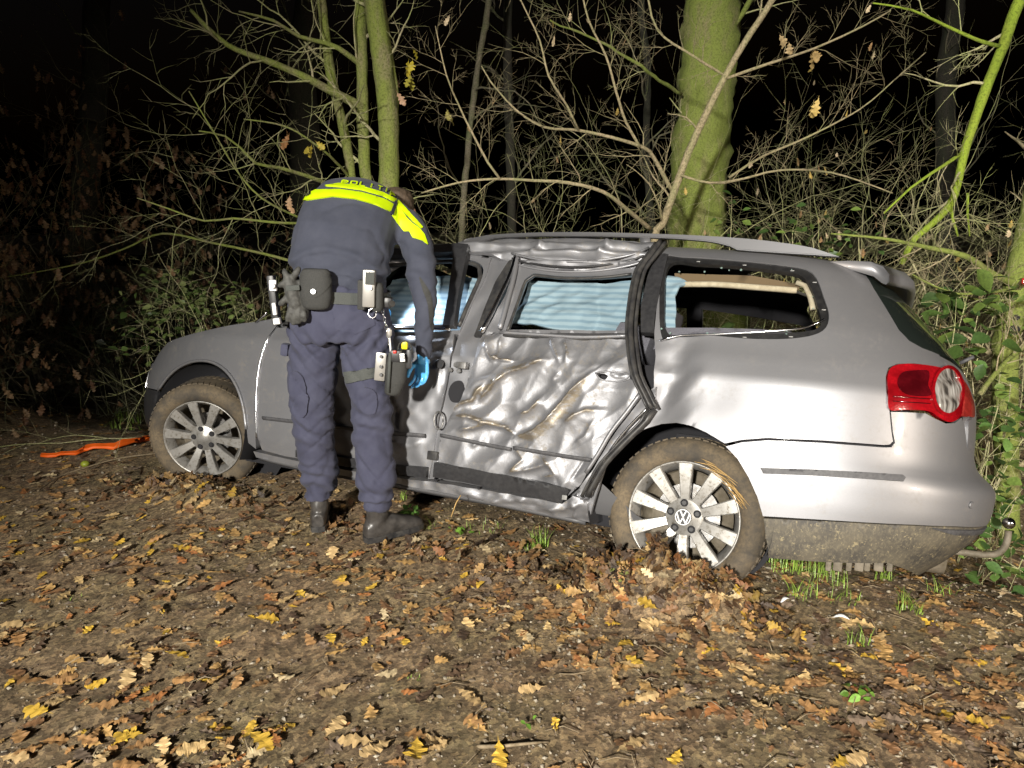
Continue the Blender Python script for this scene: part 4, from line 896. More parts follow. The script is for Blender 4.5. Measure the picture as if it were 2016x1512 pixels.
ba = pouch('baton_holder', 727, 568, 2.99, .050, .150, .035, M['greymetal'], 0, .06, .006); 
rel(disc('press_stud', A(729, 567, 2.965), n0, .008, M['chrome'], ba, depth=.005)); pouch('holder_strap', 728, 548, 2.968, .036, .05, .006, M['belt'], 0, .06, .002, ba)
pouch('baton_holder_clip', 713, 580, 3.0, .03, .12, .05, M['nylon'], 0, .05, .006)
blobb('small_pouch', 743, 590, 3.02, [(-.05, .018, .02, 0), (-.03, .026, .028, 0), (.05, .026, .028, 0), (.07, .018, .02, 0)], M['nylon'], .05)
V, F = [], []; cc = A(733, 617, 3.0); lp = [cc + Vector((.016*math.cos(a), .004*math.sin(a), .018*math.sin(a))) for a in np.linspace(0, 2*math.pi, 20)]; tube_geo(V, F, lp, .0028, 6); rel(mesh('key_ring', V, F, M['chrome'], off_))
V, F = [], []
for q in range(9):
    cc = A(753+q*1.6, 612+q*8, 3.03); an = q % 2
    lp = [cc + Vector((.005*math.cos(a)*(1-an)+.001, .005*math.cos(a)*an, .010*math.sin(a))) for a in np.linspace(0, 2*math.pi, 10)]; tube_geo(V, F, lp, .0018, 5)
rel(mesh('key_chain', V, F, M['chrome'], off_)); blobb('chain_clip', 766, 655, 3.03, [(-.02, .006, .004, 0), (-.01, .012, .006, 0), (.01, .013, .006, 0), (.02, .006, .004, 0)], M['greymetal'], vox=.003)
rel(tube('lanyard', [A(767, 665, 3.03), A(769, 690, 3.03), A(770, 712, 3.03)], .004, M['white'], off_, 6))
tc_ = pouch('torch_case', 763, 595, 3.05, .045, .045, .05, M['black_plastic'], 0, .1, .015)
rel(disc('torch_case_lens', A(771, 598, 3.03), Vector((.7, -.7, 0)), .014, M['rubber'], tc_, depth=.008))
rd_ = pouch('radio', 540, 590, 3.03, .030, .20, .045, M['black_plastic'], 0, -.06, .008)
pouch('radio_face', 538, 562, 3.0, .030, .045, .02, M['white'], 0, 0, .006, rd_); pouch('radio_badge', 541, 608, 3.0, .016, .05, .02, M['white'], 0, -.06, .004, rd_)
rel(disc('radio_knob', A(537, 563, 2.985), n0, .012, M['white'], rd_, depth=.01)); pouch('radio_foot', 546, 632, 3.0, .028, .025, .03, M['white'], 0, -.1, .004, rd_)
# a pair of grey leather gloves clipped to the belt
bm = bmesh.new()
for (a, b, Yo) in (((568, 548), (582, 600), 2.98), ((590, 560), (596, 620), 3.0)):
    limb(bm, [(A(a[0], a[1], Yo), .022), (A((a[0]+b[0])/2, (a[1]+b[1])/2, Yo), .030), (A(b[0], b[1], Yo), .026)], 12, 4)
for (x0, y0, x1, y1, r) in ((575, 598, 566, 630, .013), (582, 600, 578, 636, .014), (589, 600, 588, 634, .013), (597, 612, 600, 630, .012), (566, 585, 553, 598, .014), (572, 550, 552, 562, .014), (578, 545, 588, 530, .014), (566, 548, 560, 534, .013)):
    limb(bm, [(A(x0, y0, 2.98), r), (A((x0+x1)/2, (y0+y1)/2, 2.97), r), (A(x1, y1, 2.98), r*.85)], 10, 3)
gg = rel(fuse('grey_gloves', bm, .0045, M['glovegrey'], off_, lambda p: .002*wr(p, 60, 3), 2))
pouch('glove_clip', 577, 567, 2.955, .055, .022, .012, M['belt'], 0, -.08, .004, gg)
# thigh holster
hp = drape('thigh_strap', [(679, 732), (700, 730), (752, 720), (752, 741), (700, 752), (684, 754)], tb2, M['belt'], off_, .010, 5, .012, smooth=False)
pl = plate_o = pouch('holster_plate', 749, 722, 3.02, .045, .12, .012, M['greymetal'], 0, .12, .005)
for py_ in (702, 722, 738): rel(disc('holster_bolt', A(750, py_, 3.005), n0, .007, M['black_plastic'], pl, depth=.004))
ho = blobb('thigh_holster', 780, 735, 3.03, [(-.095, .022, .02, -.012), (-.085, .034, .028, -.010), (-.03, .044, .034, 0), (.03, .046, .034, 0), (.075, .044, .032, .004), (.085, .034, .024, .004)], M['nylon'], .10, vox=.005)
rel(tube('holster_edge', [A(768, 695, 2.985), A(766, 735, 2.985), A(764, 772, 2.99)], .007, M['belt'], ho, 8))
hc2 = pouch('holster_cap', 781, 700, 3.01, .052, .05, .05, M['black_plastic'], 0, .05, .010, ho)
pouch('red_button', 777, 693, 2.978, .014, .012, .006, M['redp'], 0, 0, .003, ho)
lb = pouch('name_tag', 792, 704, 2.978, .020, .034, .003, M['white'], 0, -.06, .001, ho)
def text(name, body, loc, size, m_, parent, rot, ext=.0004):
    cu = bpy.data.curves.new(name, 'FONT'); cu.body = body; cu.size = size; cu.extrude = ext; cu.align_x = 'CENTER'; cu.align_y = 'CENTER'
    o = bpy.data.objects.new(name, cu); C.objects.link(o); dg = bpy.context.evaluated_depsgraph_get(); me = bpy.data.meshes.new_from_object(o.evaluated_get(dg)); bpy.data.objects.remove(o)
    me.transform(Matrix.Translation(Vector(loc)) @ rot.to_4x4()); return link(name, me, m_, parent, smooth=False)
rel(text('tag_lettering', 'TQ', A(792, 703, 2.975), .017, M['dark'], ho, Matrix.Rotation(math.pi/2, 3, 'X')))
pouch('yellow_handle', 797, 679, 3.02, .026, .034, .03, M['yellow'], 0, .05, .006, ho); V, F = [], []
tube_geo(V, F, smoothpts([A(783, 690, 3.0), A(786, 677, 3.0), A(797, 671, 3.0), A(808, 678, 3.0), A(812, 695, 3.0)], .01), .003, 6); rel(mesh('holster_bail', V, F, M['nylon'], ho))
pouch('holster_side', 806, 706, 3.03, .022, .08, .045, M['black_plastic'], 0, .05, .006, ho)
# blue gloved right hand: palm, four curled fingers, thumb leaving the side of the palm
def hand(name, W, fw_, mat_, side, scale=1.0, curl=.5, down=Vector((0, 0, -1)), palmn=Vector((0, -1, 0))):
    d = down.normalized(); s = d.cross(palmn).normalized()*side; n = palmn.normalized(); bm = bmesh.new(); k_ = scale
    ring_stack(bm, [(W + d*z*k_, s*w1*k_, n*w2*k_) for z, w1, w2 in ((-.03, .030, .024), (0, .028, .021), (.03, .037, .017), (.06, .042, .016), (.085, .041, .014), (.095, .036, .010))], 16, 2.4)
    for i, (o_, L_) in enumerate(((-.033, .072), (-.011, .080), (.011, .074), (.032, .060))):
        p = W + d*(.083-.006*abs(o_)/.03)*k_ + s*o_*k_; a = 0.0; pts = [(p - d*.02*k_, .0092*k_)]; r = .0092*k_
        for j, f_ in enumerate((.44, .31, .25)):
            pts.append((p, r)); a += curl*(.7, .9, .7)[j]*(1+.12*i)
            dd = d*math.cos(a) + n*math.sin(a) + s*o_*1.2; p = p + dd*(L_*f_*k_); r *= .93
        pts.append((p, r*.85)); limb(bm, pts, 10, 3)
    p = W + d*.02*k_ - s*.028*k_; q = p + (d*.55 - s*.45 + n*.4).normalized()*.036*k_; q2 = q + (d*.85 - s*.15 + n*.45).normalized()*.030*k_; q3 = q2 + (d*.9+n*.35+s*.05).normalized()*.024*k_
    limb(bm, [(p, .015*k_), (q, .0125*k_), (q2, .0108*k_), (q3, .0085*k_)], 10, 3)
    return rel(fuse(name, bm, .0032, mat_, off_, lambda p: .0006*wr(p, 90, 3), 1))
hand('blue_glove', A(833, 706, 3.20), None, M['nitrile'], -1, .92, .5, Vector((-.12, .02, -1)), Vector((-.55, -.82, -.05)))
hand('blue_glove', A(722, 600, 3.60), None, M['nitrile'], -1, 1.0, .9, Vector((1, .1, -.1)), Vector((0, -.2, -1)))
rel(tube('glove_cuff', [A(834, 697, 3.205), A(833, 707, 3.20), A(833, 715, 3.20)], [.030, .031, .033], M['nitrile'], off_, 16, .8))
# boots
def boot(heel, toe, shaft_top, Lb=.29):
    h, t = Vector(heel), Vector(toe); d = (t-h); d.z = 0; d.normalize(); s = Vector((-d.y, d.x, 0)); up = Vector((0, 0, 1)); bm = bmesh.new()
    ring_stack(bm, [(h + d*x + up*zc_, s*hw_, up*hz) for x, zc_, hw_, hz in ((-.005, .05, .026, .035), (.02, .055, .036, .052), (.07, .062, .040, .060), (.13, .055, .041, .052), (.19, .043, .047, .040), (.24, .036, .046, .032), (.275, .030, .034, .024), (.288, .027, .016, .014))], 18, 2.6)
    st_ = Vector(shaft_top); a0 = h + d*.055 + up*.06
    ring_stack(bm, [(a0.lerp(st_, k), s*w1, d*w2) for k, w1, w2 in ((0, .038, .048), (.35, .040, .050), (.7, .042, .050), (1.0, .044, .050))], 18, 2.2)
    o = rel(fuse('boot', bm, .006, M['boot'], off_, lambda p: .0035*math.sin(p.z*75+wr(p, 9, 1)*6)*max(0, min(1, (p.z-.07)/.05))+.002*wr(p, 25, 4), 2))
    b2 = bmesh.new(); pts = [(-.012, .0), (-.004, .030), (.05, .040), (.12, .038), (.19, .050), (.25, .046), (.285, .028), (.296, 0)]; out = [h + d*x + s*y for x, y in pts] + [h + d*x - s*y for x, y in pts[1:-1][::-1]]
    lo = [b2.verts.new(p + up*.002) for p in out]; hi = [b2.verts.new(p + up*.028) for p in out]; b2.faces.new(lo[::-1]); b2.faces.new(hi)
    for i in range(len(lo)): b2.faces.new((lo[i], lo[(i+1) % len(lo)], hi[(i+1) % len(lo)], hi[i]))
    so = bm_obj('sole', b2, M['rubber'], o, smooth=False); rel(so); return o
boot(gr(627, 1048, .012), gr(637, 985, .012), A(631, 955, 3.27))
boot(gr(722, 1068, .012), gr(800, 1045, .012), A(741, 972, 3.12))
for o in list(off_.children):
    if o.name not in DONE: rel(o)
# the torch he shines into the car
th0, th1 = A(728, 598, 3.57), A(752, 594, 3.58)
to = tube('torch', [th0, th0.lerp(th1, .7), th0.lerp(th1, .75), th1], [.014, .014, .020, .020], M['black_plastic']); tag(to, 'black torch in the hand of the officer, shining through the front door window', 'torch')
te = bpy.data.materials.new('torch_beam_lens'); te.use_nodes = True; bsdf(te).inputs['Emission Color'].default_value = (.8, .9, 1, 1); bsdf(te).inputs['Emission Strength'].default_value = 8
disc('torch_lens', th1 + (th1-th0).normalized()*.001, th1-th0, .018, te, to)
lamp('torch_light', 'SPOT', th1 + (th1-th0).normalized()*.01, A(820, 625, 3.58), 9, (.80, .88, 1.0), spot_size=math.radians(95), spot_blend=.8, shadow_soft_size=.015)

# ================================================================ GROUND
PL = C2W(Vector((0, .80, 0)))
def H(x, y, fine=True):
    x = np.asarray(x, float); y = np.asarray(y, float)
    s_ = (x-PL.x)*-.459+(y-PL.y)*-.888; f_ = (x-PL.x)*-.889+(y-PL.y)*.457      # towards the track, along the car
    k = np.clip((-s_-.15)/1.9, 0, 1); z = -.44*(k*k*(3-2*k)) + .10*np.clip(-s_-3.5, 0, 8)*.4
    z = z + .165*np.exp(-((s_-.13)/.12)**2)*np.exp(-((f_-.02)/.31)**4)*(1+.22*np.sin(f_*21+1)+.15*np.sin(f_*43))
    z = z + .075*np.exp(-((s_-.16)/.14)**2)*np.exp(-((f_-2.55)/.28)**4)
    return z
def bumps(x, y): return np.array([.022*noise.noise(Vector((a*1.3, b*1.3, 0)))+.012*noise.noise(Vector((a*6, b*6, 3)))+.007*noise.noise(Vector((a*19, b*19, 7))) for a, b in zip(x.ravel(), y.ravel())]).reshape(x.shape)
ys = [-1.5, -1.0, -.5, -.1, .2, .5]; 
while ys[-1] < 30: ys.append(ys[-1]+max(.012, (ys[-1]-.3)*.0105))
ys = np.array(ys); cs = np.linspace(-1, 1, 420); cs = np.sign(cs)*np.abs(cs)**1.15
GY = np.repeat(ys[:, None], len(cs), 1); GX = cs[None]*(1.1*np.maximum(GY, .5)+1.6)
GZ = H(GX, GY) + bumps(GX, GY); nr, nc = GX.shape
Vg = np.stack([GX.ravel(), GY.ravel(), GZ.ravel()], -1); ii = np.arange(nr*nc).reshape(nr, nc)
Fg = np.stack([ii[:-1, :-1].ravel(), ii[:-1, 1:].ravel(), ii[1:, 1:].ravel(), ii[1:, :-1].ravel()], -1)
def soil_mat():
    m = mat('leafy_soil', (.06, .045, .03), .92); a = tex(m, 2.0, 6); b_ = tex(m, 26, 8, rough=.8); c_ = tex(m, 130, 5, rough=.85); d_ = tex(m, .9, 3); vo = tex(m, 190, kind='Voronoi')
    base = ramp(m, b_.outputs[0], [(.3, (.13, .088, .052)), (.46, (.30, .21, .125)), (.66, (.44, .32, .195))])
    base = mixc(m, ramp(m, a.outputs[0], [(.42, (0, 0, 0)), (.6, (.7, .7, .7))]), base, (.27, .22, .115))
    base = mixc(m, ramp(m, c_.outputs[0], [(.58, (0, 0, 0)), (.68, (.85, .85, .85))]), base, (.22, .18, .125))
    base = mixc(m, ramp(m, vo.outputs['Distance'], [(.10, (.6, .6, .6)), (.2, (0, 0, 0))]), base, (.30, .26, .19))
    v2 = tex(m, 75, kind='Voronoi'); v3 = tex(m, 34, kind='Voronoi'); g1 = N(m, 'ShaderNodeRGBToBW'); L(m, v2.outputs['Color'], g1.inputs[0])
    base = mixc(m, 1.0, base, ramp(m, g1.outputs[0], [(.2, (.55, .53, .5)), (.5, (.95, .95, .95)), (.8, (1.5, 1.45, 1.35))]), 'MULTIPLY'); g2 = N(m, 'ShaderNodeRGBToBW'); L(m, v3.outputs['Color'], g2.inputs[0]); base = mixc(m, 1.0, base, ramp(m, g2.outputs[0], [(.25, (.75, .72, .7)), (.7, (1.15, 1.15, 1.12))]), 'MULTIPLY')
    L(m, base, bsdf(m).inputs['Base Color']); p = bump(m, v2.outputs['Distance'], .8, -.008 if False else .008); p = bump(m, c_.outputs[0], .9, .012, p); bump(m, b_.outputs[0], .8, .02, p); return m
gme = bpy.data.meshes.new('ground'); gme.from_pydata(Vg.tolist(), [], Fg.tolist()); gme.update(); ground = link('ground', gme, soil_mat()); ground['kind'] = 'structure'
far = mesh('far_ground', [(-60, 29.5, .35), (60, 29.5, .35), (60, 120, .5), (-60, 120, .5), (-60, -6, -.1), (-60, -1.6, -.1), (60, -6, -.1), (60, -1.6, -.1)], [(0, 1, 2, 3), (4, 6, 7, 5)], soil_mat(), smooth=False); far['kind'] = 'structure'
def gh(x, y): return float(H(x, y)) + .022*noise.noise(Vector((x*1.3, y*1.3, 0)))+.012*noise.noise(Vector((x*6, y*6, 3)))+.007*noise.noise(Vector((x*19, y*19, 7)))
def gp(px, py):      # the ground point seen at a pixel
    r = ray(px, py); t = 1.0
    for _ in range(400):
        p = CAM + r*t
        if p.z < gh(p.x, p.y): return p
        t += .02
    return CAM + r*t
def vcol_mat(name, rough=.75, trans=0.0, vary=.25):
    m = mat(name, (.2, .1, .05), rough); at_ = N(m, 'ShaderNodeAttribute', attribute_name='tint'); t = tex(m, 70, 4, rough=.7)
    c_ = mixc(m, 1.0, at_.outputs['Color'], ramp(m, t.outputs[0], [(.3, (1-vary*1.6,)*3), (.7, (1+vary,)*3)]), 'MULTIPLY'); L(m, c_, bsdf(m).inputs['Base Color'])
    return m
M['leaf'] = vcol_mat('dry_oak_leaf', .62); M['green'] = vcol_mat('green_leaf', .5); M['stone'] = vcol_mat('gravel_stone', .7)
OAK = [(0, .02), (.10, .05), (.18, .15), (.25, .20), (.31, .11), (.38, .17), (.45, .29), (.53, .30), (.57, .16), (.64, .22), (.71, .32), (.78, .28), (.81, .15), (.88, .19), (.95, .13), (1.0, .03)]
def oak(coarse=False, rs=R_):
    prof = OAK[::2]+[OAK[-1]] if coarse else OAK; n = len(prof); V, F = [], []
    cu, cw, tw = rs.uniform(-.3, .32), rs.uniform(-.25, .35), rs.uniform(-.16, .16); j1 = [rs.uniform(.8, 1.2) for _ in range(n)]; j2 = [rs.uniform(.8, 1.2) for _ in range(n)]
    for i, (x, w_) in enumerate(prof):
        b_ = cu*(x-.5)**2; tz = tw*(x-.5); fl = .05*math.sin(x*19+cu*9)
        V += [(x-.5, -w_*j1[i], b_+cw*w_*w_*2-tz*w_+fl*w_*3), (x-.5, 0, b_-.012), (x-.5, w_*j2[i], b_+cw*w_*w_*2+tz*w_-fl*w_*3)]
        if i: a = (i-1)*3; F += [(a, a+1, a+4, a+3), (a+1, a+2, a+5, a+4)]
    b = len(V); V += [(-.5, -.012, 0), (-.5, .012, 0), (-.66, .006, .03), (-.66, -.006, .03)]; F.append((b, b+1, b+2, b+3))
    return V, F
def tint(me, cols, per):       # per: number of faces' loops sharing the same colour, in order
    ca = me.color_attributes.new('tint', 'FLOAT_COLOR', 'CORNER'); arr = np.ones((len(me.loops), 4), np.float32); arr[:, :3] = cols; ca.data.foreach_set('color', arr.ravel())
PAL = [((.34, .185, .07), 6), ((.46, .28, .10), 4), ((.55, .38, .17), 2.5), ((.19, .10, .045), 6), ((.09, .055, .032), 5), ((.60, .38, .05), 1.4), ((.58, .46, .27), 1.2), ((.36, .15, .05), 1.4), ((.19, .14, .10), 2)]
def pick():
    c = R_.choices([p[0] for p in PAL], [p[1] for p in PAL])[0]; k = R_.uniform(.7, 1.2); return tuple(min(1, v*k) for v in c)
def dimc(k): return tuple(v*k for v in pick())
def merge(name, items, material, kind='stuff', smooth=False, label=None, cat=None, parent=None):
    """items: (verts Nx3, faces, matrix 4x4, colour) joined into one mesh"""
    VV, FF, CC = [], [], []; b = 0
    for v, f, Mx, c in items:
        a = np.asarray(v); Mn = np.array(Mx); a = a @ Mn[:3, :3].T + Mn[:3, 3]; VV.append(a)
        for q in f: FF.append(tuple(b+i for i in q)); CC.append((c, len(q)))
        b += len(a)
    me = bpy.data.meshes.new(name); me.from_pydata(np.concatenate(VV).tolist(), [], FF); me.update()
    tint(me, np.repeat(np.array([c for c, n in CC]), [n for c, n in CC], 0), 0)
    o = link(name, me, material, parent, smooth)
    if kind: o['kind'] = kind
    return tag(o, label, cat)
shapes = [oak() for _ in range(14)]; cshapes = [oak(True) for _ in range(14)]
def leafpos(y0, y1):
    while True:
        d = y0*(y1/y0)**R_.random()**.85; x = R_.uniform(-1, 1)*(.82*d+.35)
        # dense band along the verge and on the left; thinner on the open track at the lower right
        s_ = (x-PL.x)*-.459+(d-PL.y)*-.888
        den = .22 + .85*math.exp(-((s_-.35)/.40)**2) + .26*(x < -.2) + .45*noise.noise(Vector((x*1.6, d*1.6, 9)))
        if s_ < -.1: den = .55
        if x > -.1 and s_ > .75: den *= .20
        elif x > -.9 and s_ > 1.0: den *= .6
        if R_.random() < den: return x, d
def lmat(x, y, s, lift=.0):
    e = .04; nrm = Vector((gh(x-e, y)-gh(x+e, y), gh(x, y-e)-gh(x, y+e), 2*e)).normalized()
    q = Vector((0, 0, 1)).rotation_difference((nrm + Vector((R_.gauss(0, .13), R_.gauss(0, .13), 0))).normalized())
    return Matrix.Translation((x, y, gh(x, y)+.003+lift)) @ q.to_matrix().to_4x4() @ Matrix.Rotation(R_.uniform(0, 6.28), 4, 'Z') @ Matrix.Diagonal((s, s*R_.uniform(.75, 1.05), s*R_.choice((1, 1, 1, -1)), 1))
BOOTS = [Vector(gr(628, 1045)), Vector(gr(740, 1065)), Vector(gr(775, 1055))]
items = []
for k in range(5200):
    x, y = leafpos(1.05, 8.5)
    if any((x-q.x)**2+(y-q.y)**2 < .11**2 for q in BOOTS): continue
    s = R_.choice((R_.uniform(.015, .04), R_.uniform(.02, .06), R_.uniform(.04, .08), R_.uniform(.055, .09))); v, f = R_.choice(shapes if y < 2.6 and s > .05 else cshapes)
    items.append((v, f, lmat(x, y, s, R_.uniform(0, .012)), pick()))
f1, f2 = C2W(Vector((0, .8, 0))), C2W(Vector((2.65, .8, 0)))
for k in range(800):      # leaves heaped against the near wheel, the far wheel and under the sill
    q = R_.random()
    c0, sx, sy = (f1, .40, .10) if q < .6 else ((f2, .34, .10) if q < .8 else (f1.lerp(f2, R_.uniform(.15, .9)), .3, .12))
    a, b = R_.gauss(0, sx*.6), .14+R_.gauss(0, sy*.8); x, y = c0.x - .889*a - .459*b, c0.y + .457*a - .888*b
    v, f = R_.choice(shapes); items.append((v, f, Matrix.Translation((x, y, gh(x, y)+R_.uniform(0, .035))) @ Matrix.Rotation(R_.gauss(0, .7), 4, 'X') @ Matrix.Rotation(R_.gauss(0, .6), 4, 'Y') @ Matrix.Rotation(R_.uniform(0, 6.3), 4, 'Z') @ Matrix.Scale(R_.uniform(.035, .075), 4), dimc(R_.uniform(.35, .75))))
merge('leaf_litter', items, M['leaf'])
# the 300 leaves that show largest are things of their own
kinds = [((.52, .36, .17), 'pale tan lobed oak leaf lying on the dirt track', 'pale tan oak leaves on the track'), ((.58, .37, .05), 'yellow lobed oak leaf lying on the dirt track', 'yellow oak leaves on the track'),
         ((.36, .20, .08), 'brown lobed oak leaf lying on the dirt track', 'brown oak leaves on the track'), ((.085, .052, .032), 'dark wet oak leaf lying on the dirt track', 'dark wet oak leaves on the track')]
proto = {}
for ki, (c, lb, gpn) in enumerate(kinds):
    for sh in range(6):
        v, f = oak(); me = bpy.data.meshes.new('oak_leaf'); me.from_pydata(v, [], f); me.update(); k_ = R_.uniform(.8, 1.15); tint(me, np.array([[min(1, q*k_) for q in c]]*len(me.loops)), 0); me.materials.append(M['leaf']); proto[ki, sh] = me
spots = [(350, 1300, 1), (255, 1465, 1), (1045, 1365, 0), (1270, 1385, 0), (1275, 1240, 0), (700, 1470, 0), (740, 1490, 0), (930, 1430, 2), (985, 1545 if False else 1500, 1), (555, 1445, 1), (440, 1495, 0), (515, 1465, 1), (1500, 1410, 0), (1600, 1410, 2), (1840, 1395, 0), (1950, 1255, 0), (1955, 1360, 2),
         (660, 1370, 0), (660, 1440, 0), (250, 1350, 0), (60, 1350, 2), (205, 1400, 2), (1240, 1475, 0), (1410, 1185, 0), (1475, 1230, 1), (1540, 1210, 2), (1470, 1335, 0), (860, 1470, 0), (820, 1490, 1), (75, 1410, 1), (375, 995, 0), (655, 1095, 0), (1250, 1315, 1), (940, 1390, 0), (1570, 1350, 2), (1690, 1560 if False else 1500, 0), (1030, 1260, 0), (120, 1345, 2)]
for k in range(300):
    if k < len(spots): p = gp(spots[k][0], spots[k][1]); x, y = p.x, p.y; ki = spots[k][2]; s = R_.uniform(.078, .10)
    else: x, y = leafpos(1.15, 3.2); ki = R_.choices((0, 1, 2, 3), (3, .8, 6, 3))[0]; s = R_.uniform(.05, .085)
    o = bpy.data.objects.new('oak_leaf', proto[ki, R_.randrange(6)]); C.objects.link(o); o.matrix_world = lmat(x, y, s, .012); tag(o, kinds[ki][1], 'leaf', kinds[ki][2])
# gravel, crumbs and twigs
ov = [(1, 0, 0), (-1, 0, 0), (0, 1, 0), (0, -1, 0), (0, 0, 1), (0, 0, -1)]; of = [(0, 2, 4), (2, 1, 4), (1, 3, 4), (3, 0, 4), (2, 0, 5), (1, 2, 5), (3, 1, 5), (0, 3, 5)]
items = []
for k in range(16000):
    d = 1.0*(5.5)**R_.random()**.9; x = R_.uniform(-1, 1)*(.8*d+.3); s = R_.choice((.002, .003, .004, .006))*R_.uniform(.8, 1.4)*min(1.5, .6+d*.25)
    if R_.random() > .4+.6*(x > -.1) : continue
    c = R_.choice(((.30, .26, .19), (.12, .09, .065), (.20, .16, .11), (.34, .30, .23), (.14, .10, .07), (.24, .19, .13))); items.append((ov, of, Matrix.Translation((x, d, gh(x, d)+s*.3)) @ Matrix.Rotation(R_.uniform(0, 3), 4, 'Z') @ Matrix.Rotation(R_.uniform(0, 1), 4, 'X') @ Matrix.Diagonal((s*R_.uniform(.8, 1.7), s, s*.7, 1)), c))
merge('gravel', items, M['stone'])
M['twig'] = noisy('dead_twig', (.16, .12, .07), (.28, .22, .14), 60, .8, .3, .002)
V, F = [], []
for k in range(420):
    d = 1.1*5**R_.random(); x = R_.uniform(-1, 1)*(.8*d+.2); a = R_.uniform(0, 6.28); l = R_.uniform(.02, .12); q = R_.uniform(-.4, .4)
    pts = [Vector((x, d, gh(x, d)+.012)), Vector((x+l*.5*math.cos(a), d+l*.5*math.sin(a), gh(x, d)+.020)), Vector((x+l*math.cos(a+q), d+l*math.sin(a+q), gh(x, d)+.012))]; tube_geo(V, F, pts, [.0012, .0018, .0008], 4)
mesh('fallen_twigs', V, F, M['twig'])['kind'] = 'stuff'
def fallen(name, px, r, label, m_=None, lift=.015):
    pts = smoothpts([gp(a, b)+Vector((0, 0, lift)) for a, b in px], .04); n = len(pts); o = tube(name, pts, [r*(1-.6*i/n) for i in range(n)], m_ or M['twig'], None, 6); return tag(o, label, 'stick')
fallen('stick', [(75, 972), (120, 942), (170, 925), (230, 908), (300, 898), (360, 893)][::-1], .007, 'long thin pale stick lying from the far wheel towards the left edge')
fallen('stick', [(940, 1480), (990, 1478), (1040, 1473), (1080, 1470)], .006, 'short curved twig lying on the track at the bottom of the picture')
fallen('stick', [(1180, 1285), (1160, 1330), (1100, 1335)], .003, 'thin dark twig lying in the middle of the track')
# a thin straw blade standing under the sill
tag(tube('straw_stalk', [at(907, 975, 3.0), at(898, 990, 2.98), at(888, 1018, 2.97)], .0025, M['straw'], None, 5), 'thin pale stalk standing in front of the sill', 'stalk')
# orange strap on the ground by the far wheel
def strap():
    c = [(82, 906, .012), (110, 906, .014), (150, 900, .010), (165, 893, .018), (190, 890, .028), (205, 888, .014), (222, 887, .030), (245, 882, .030), (270, 876, .014), (285, 874, .022), (300, 871, .022)]
    pts = smoothpts([gp(a, b)+Vector((0, 0, .03)) for a, b, w_ in c], .03); V, F = [], []; n = len(pts)
    for i, p in enumerate(pts):
        k = i/(n-1)*(len(c)-1); w_ = c[int(k)][2]*(1-k % 1)+c[min(int(k)+1, len(c)-1)][2]*(k % 1); r = w_*.62
        tz = .015*noise.noise(Vector((i*.5, 2, 0)))
        for s_, zz in ((-1, 0), (-.3, .012), (.4, -.004), (1, .008)): V.append(p + Vector((.012*math.sin(i*1.3), s_*r*1.0, zz+tz+s_*r*.9)))
    for i in range(n-1):
        for j in range(3): F.append((i*4+j, i*4+j+1, i*4+j+5, i*4+j+4))
    m = mat('orange_strap', (.85, .13, .01), .5); o = mesh('orange_strap', V, F, m); md = o.modifiers.new('t', 'SOLIDIFY'); md.thickness = .003; return tag(o, 'crumpled bright orange strap on the ground left of the far wheel', 'strap')
strap()
def lump(name, px, py, r, col, label, cat, squash=.8, m_=None, dz=0, lobes=.25):
    bm = bmesh.new(); bmesh.ops.create_icosphere(bm, subdivisions=3, radius=r)
    for v in bm.verts: v.co = Vector((v.co.x, v.co.y, v.co.z*squash))*(1+lobes*noise.noise(v.co/r*1.1+Vector((px, 0, 0))))
    p = gp(px, py); bmesh.ops.translate(bm, verts=bm.verts, vec=p+Vector((0, 0, r*squash*.6+dz))); return tag(bm_obj(name, bm, m_ or noisy(name, col, tuple(c*.6 for c in col), 30, .4, .1, .001)), label, cat)
lump('green_apple', 168, 917, .024, (.32, .38, .04), 'small yellow green fruit in front of the orange strap', 'fruit', .85, lobes=.08)
# white scraps
def scrap(px, py, s, label, ang):
    p = gp(px, py); V = []; n = 10
    for i in range(n+1):
        t = i/n; V += [(t-.5, -.12*math.sin(math.pi*t)**.5-.01, .18*math.sin(math.pi*t)), (t-.5, .12*math.sin(math.pi*t)**.5+.01, .30*math.sin(math.pi*t)-.05)]
    F = [(2*i, 2*i+1, 2*i+3, 2*i+2) for i in range(n)]; o = mesh('plastic_scrap', [Matrix.Rotation(ang, 3, 'Z') @ (Vector(v)*s) + p + Vector((0, 0, .02)) for v in V], F, M['white']); o.modifiers.new('t', 'SOLIDIFY').thickness = .002; tag(o, label, 'debris')
scrap(1655, 1228, .065, 'curved white plastic scrap lying among the leaves near the tail of the car', -.3); scrap(1545, 1192, .05, 'smaller white plastic scrap beside a clump of grass', .6)
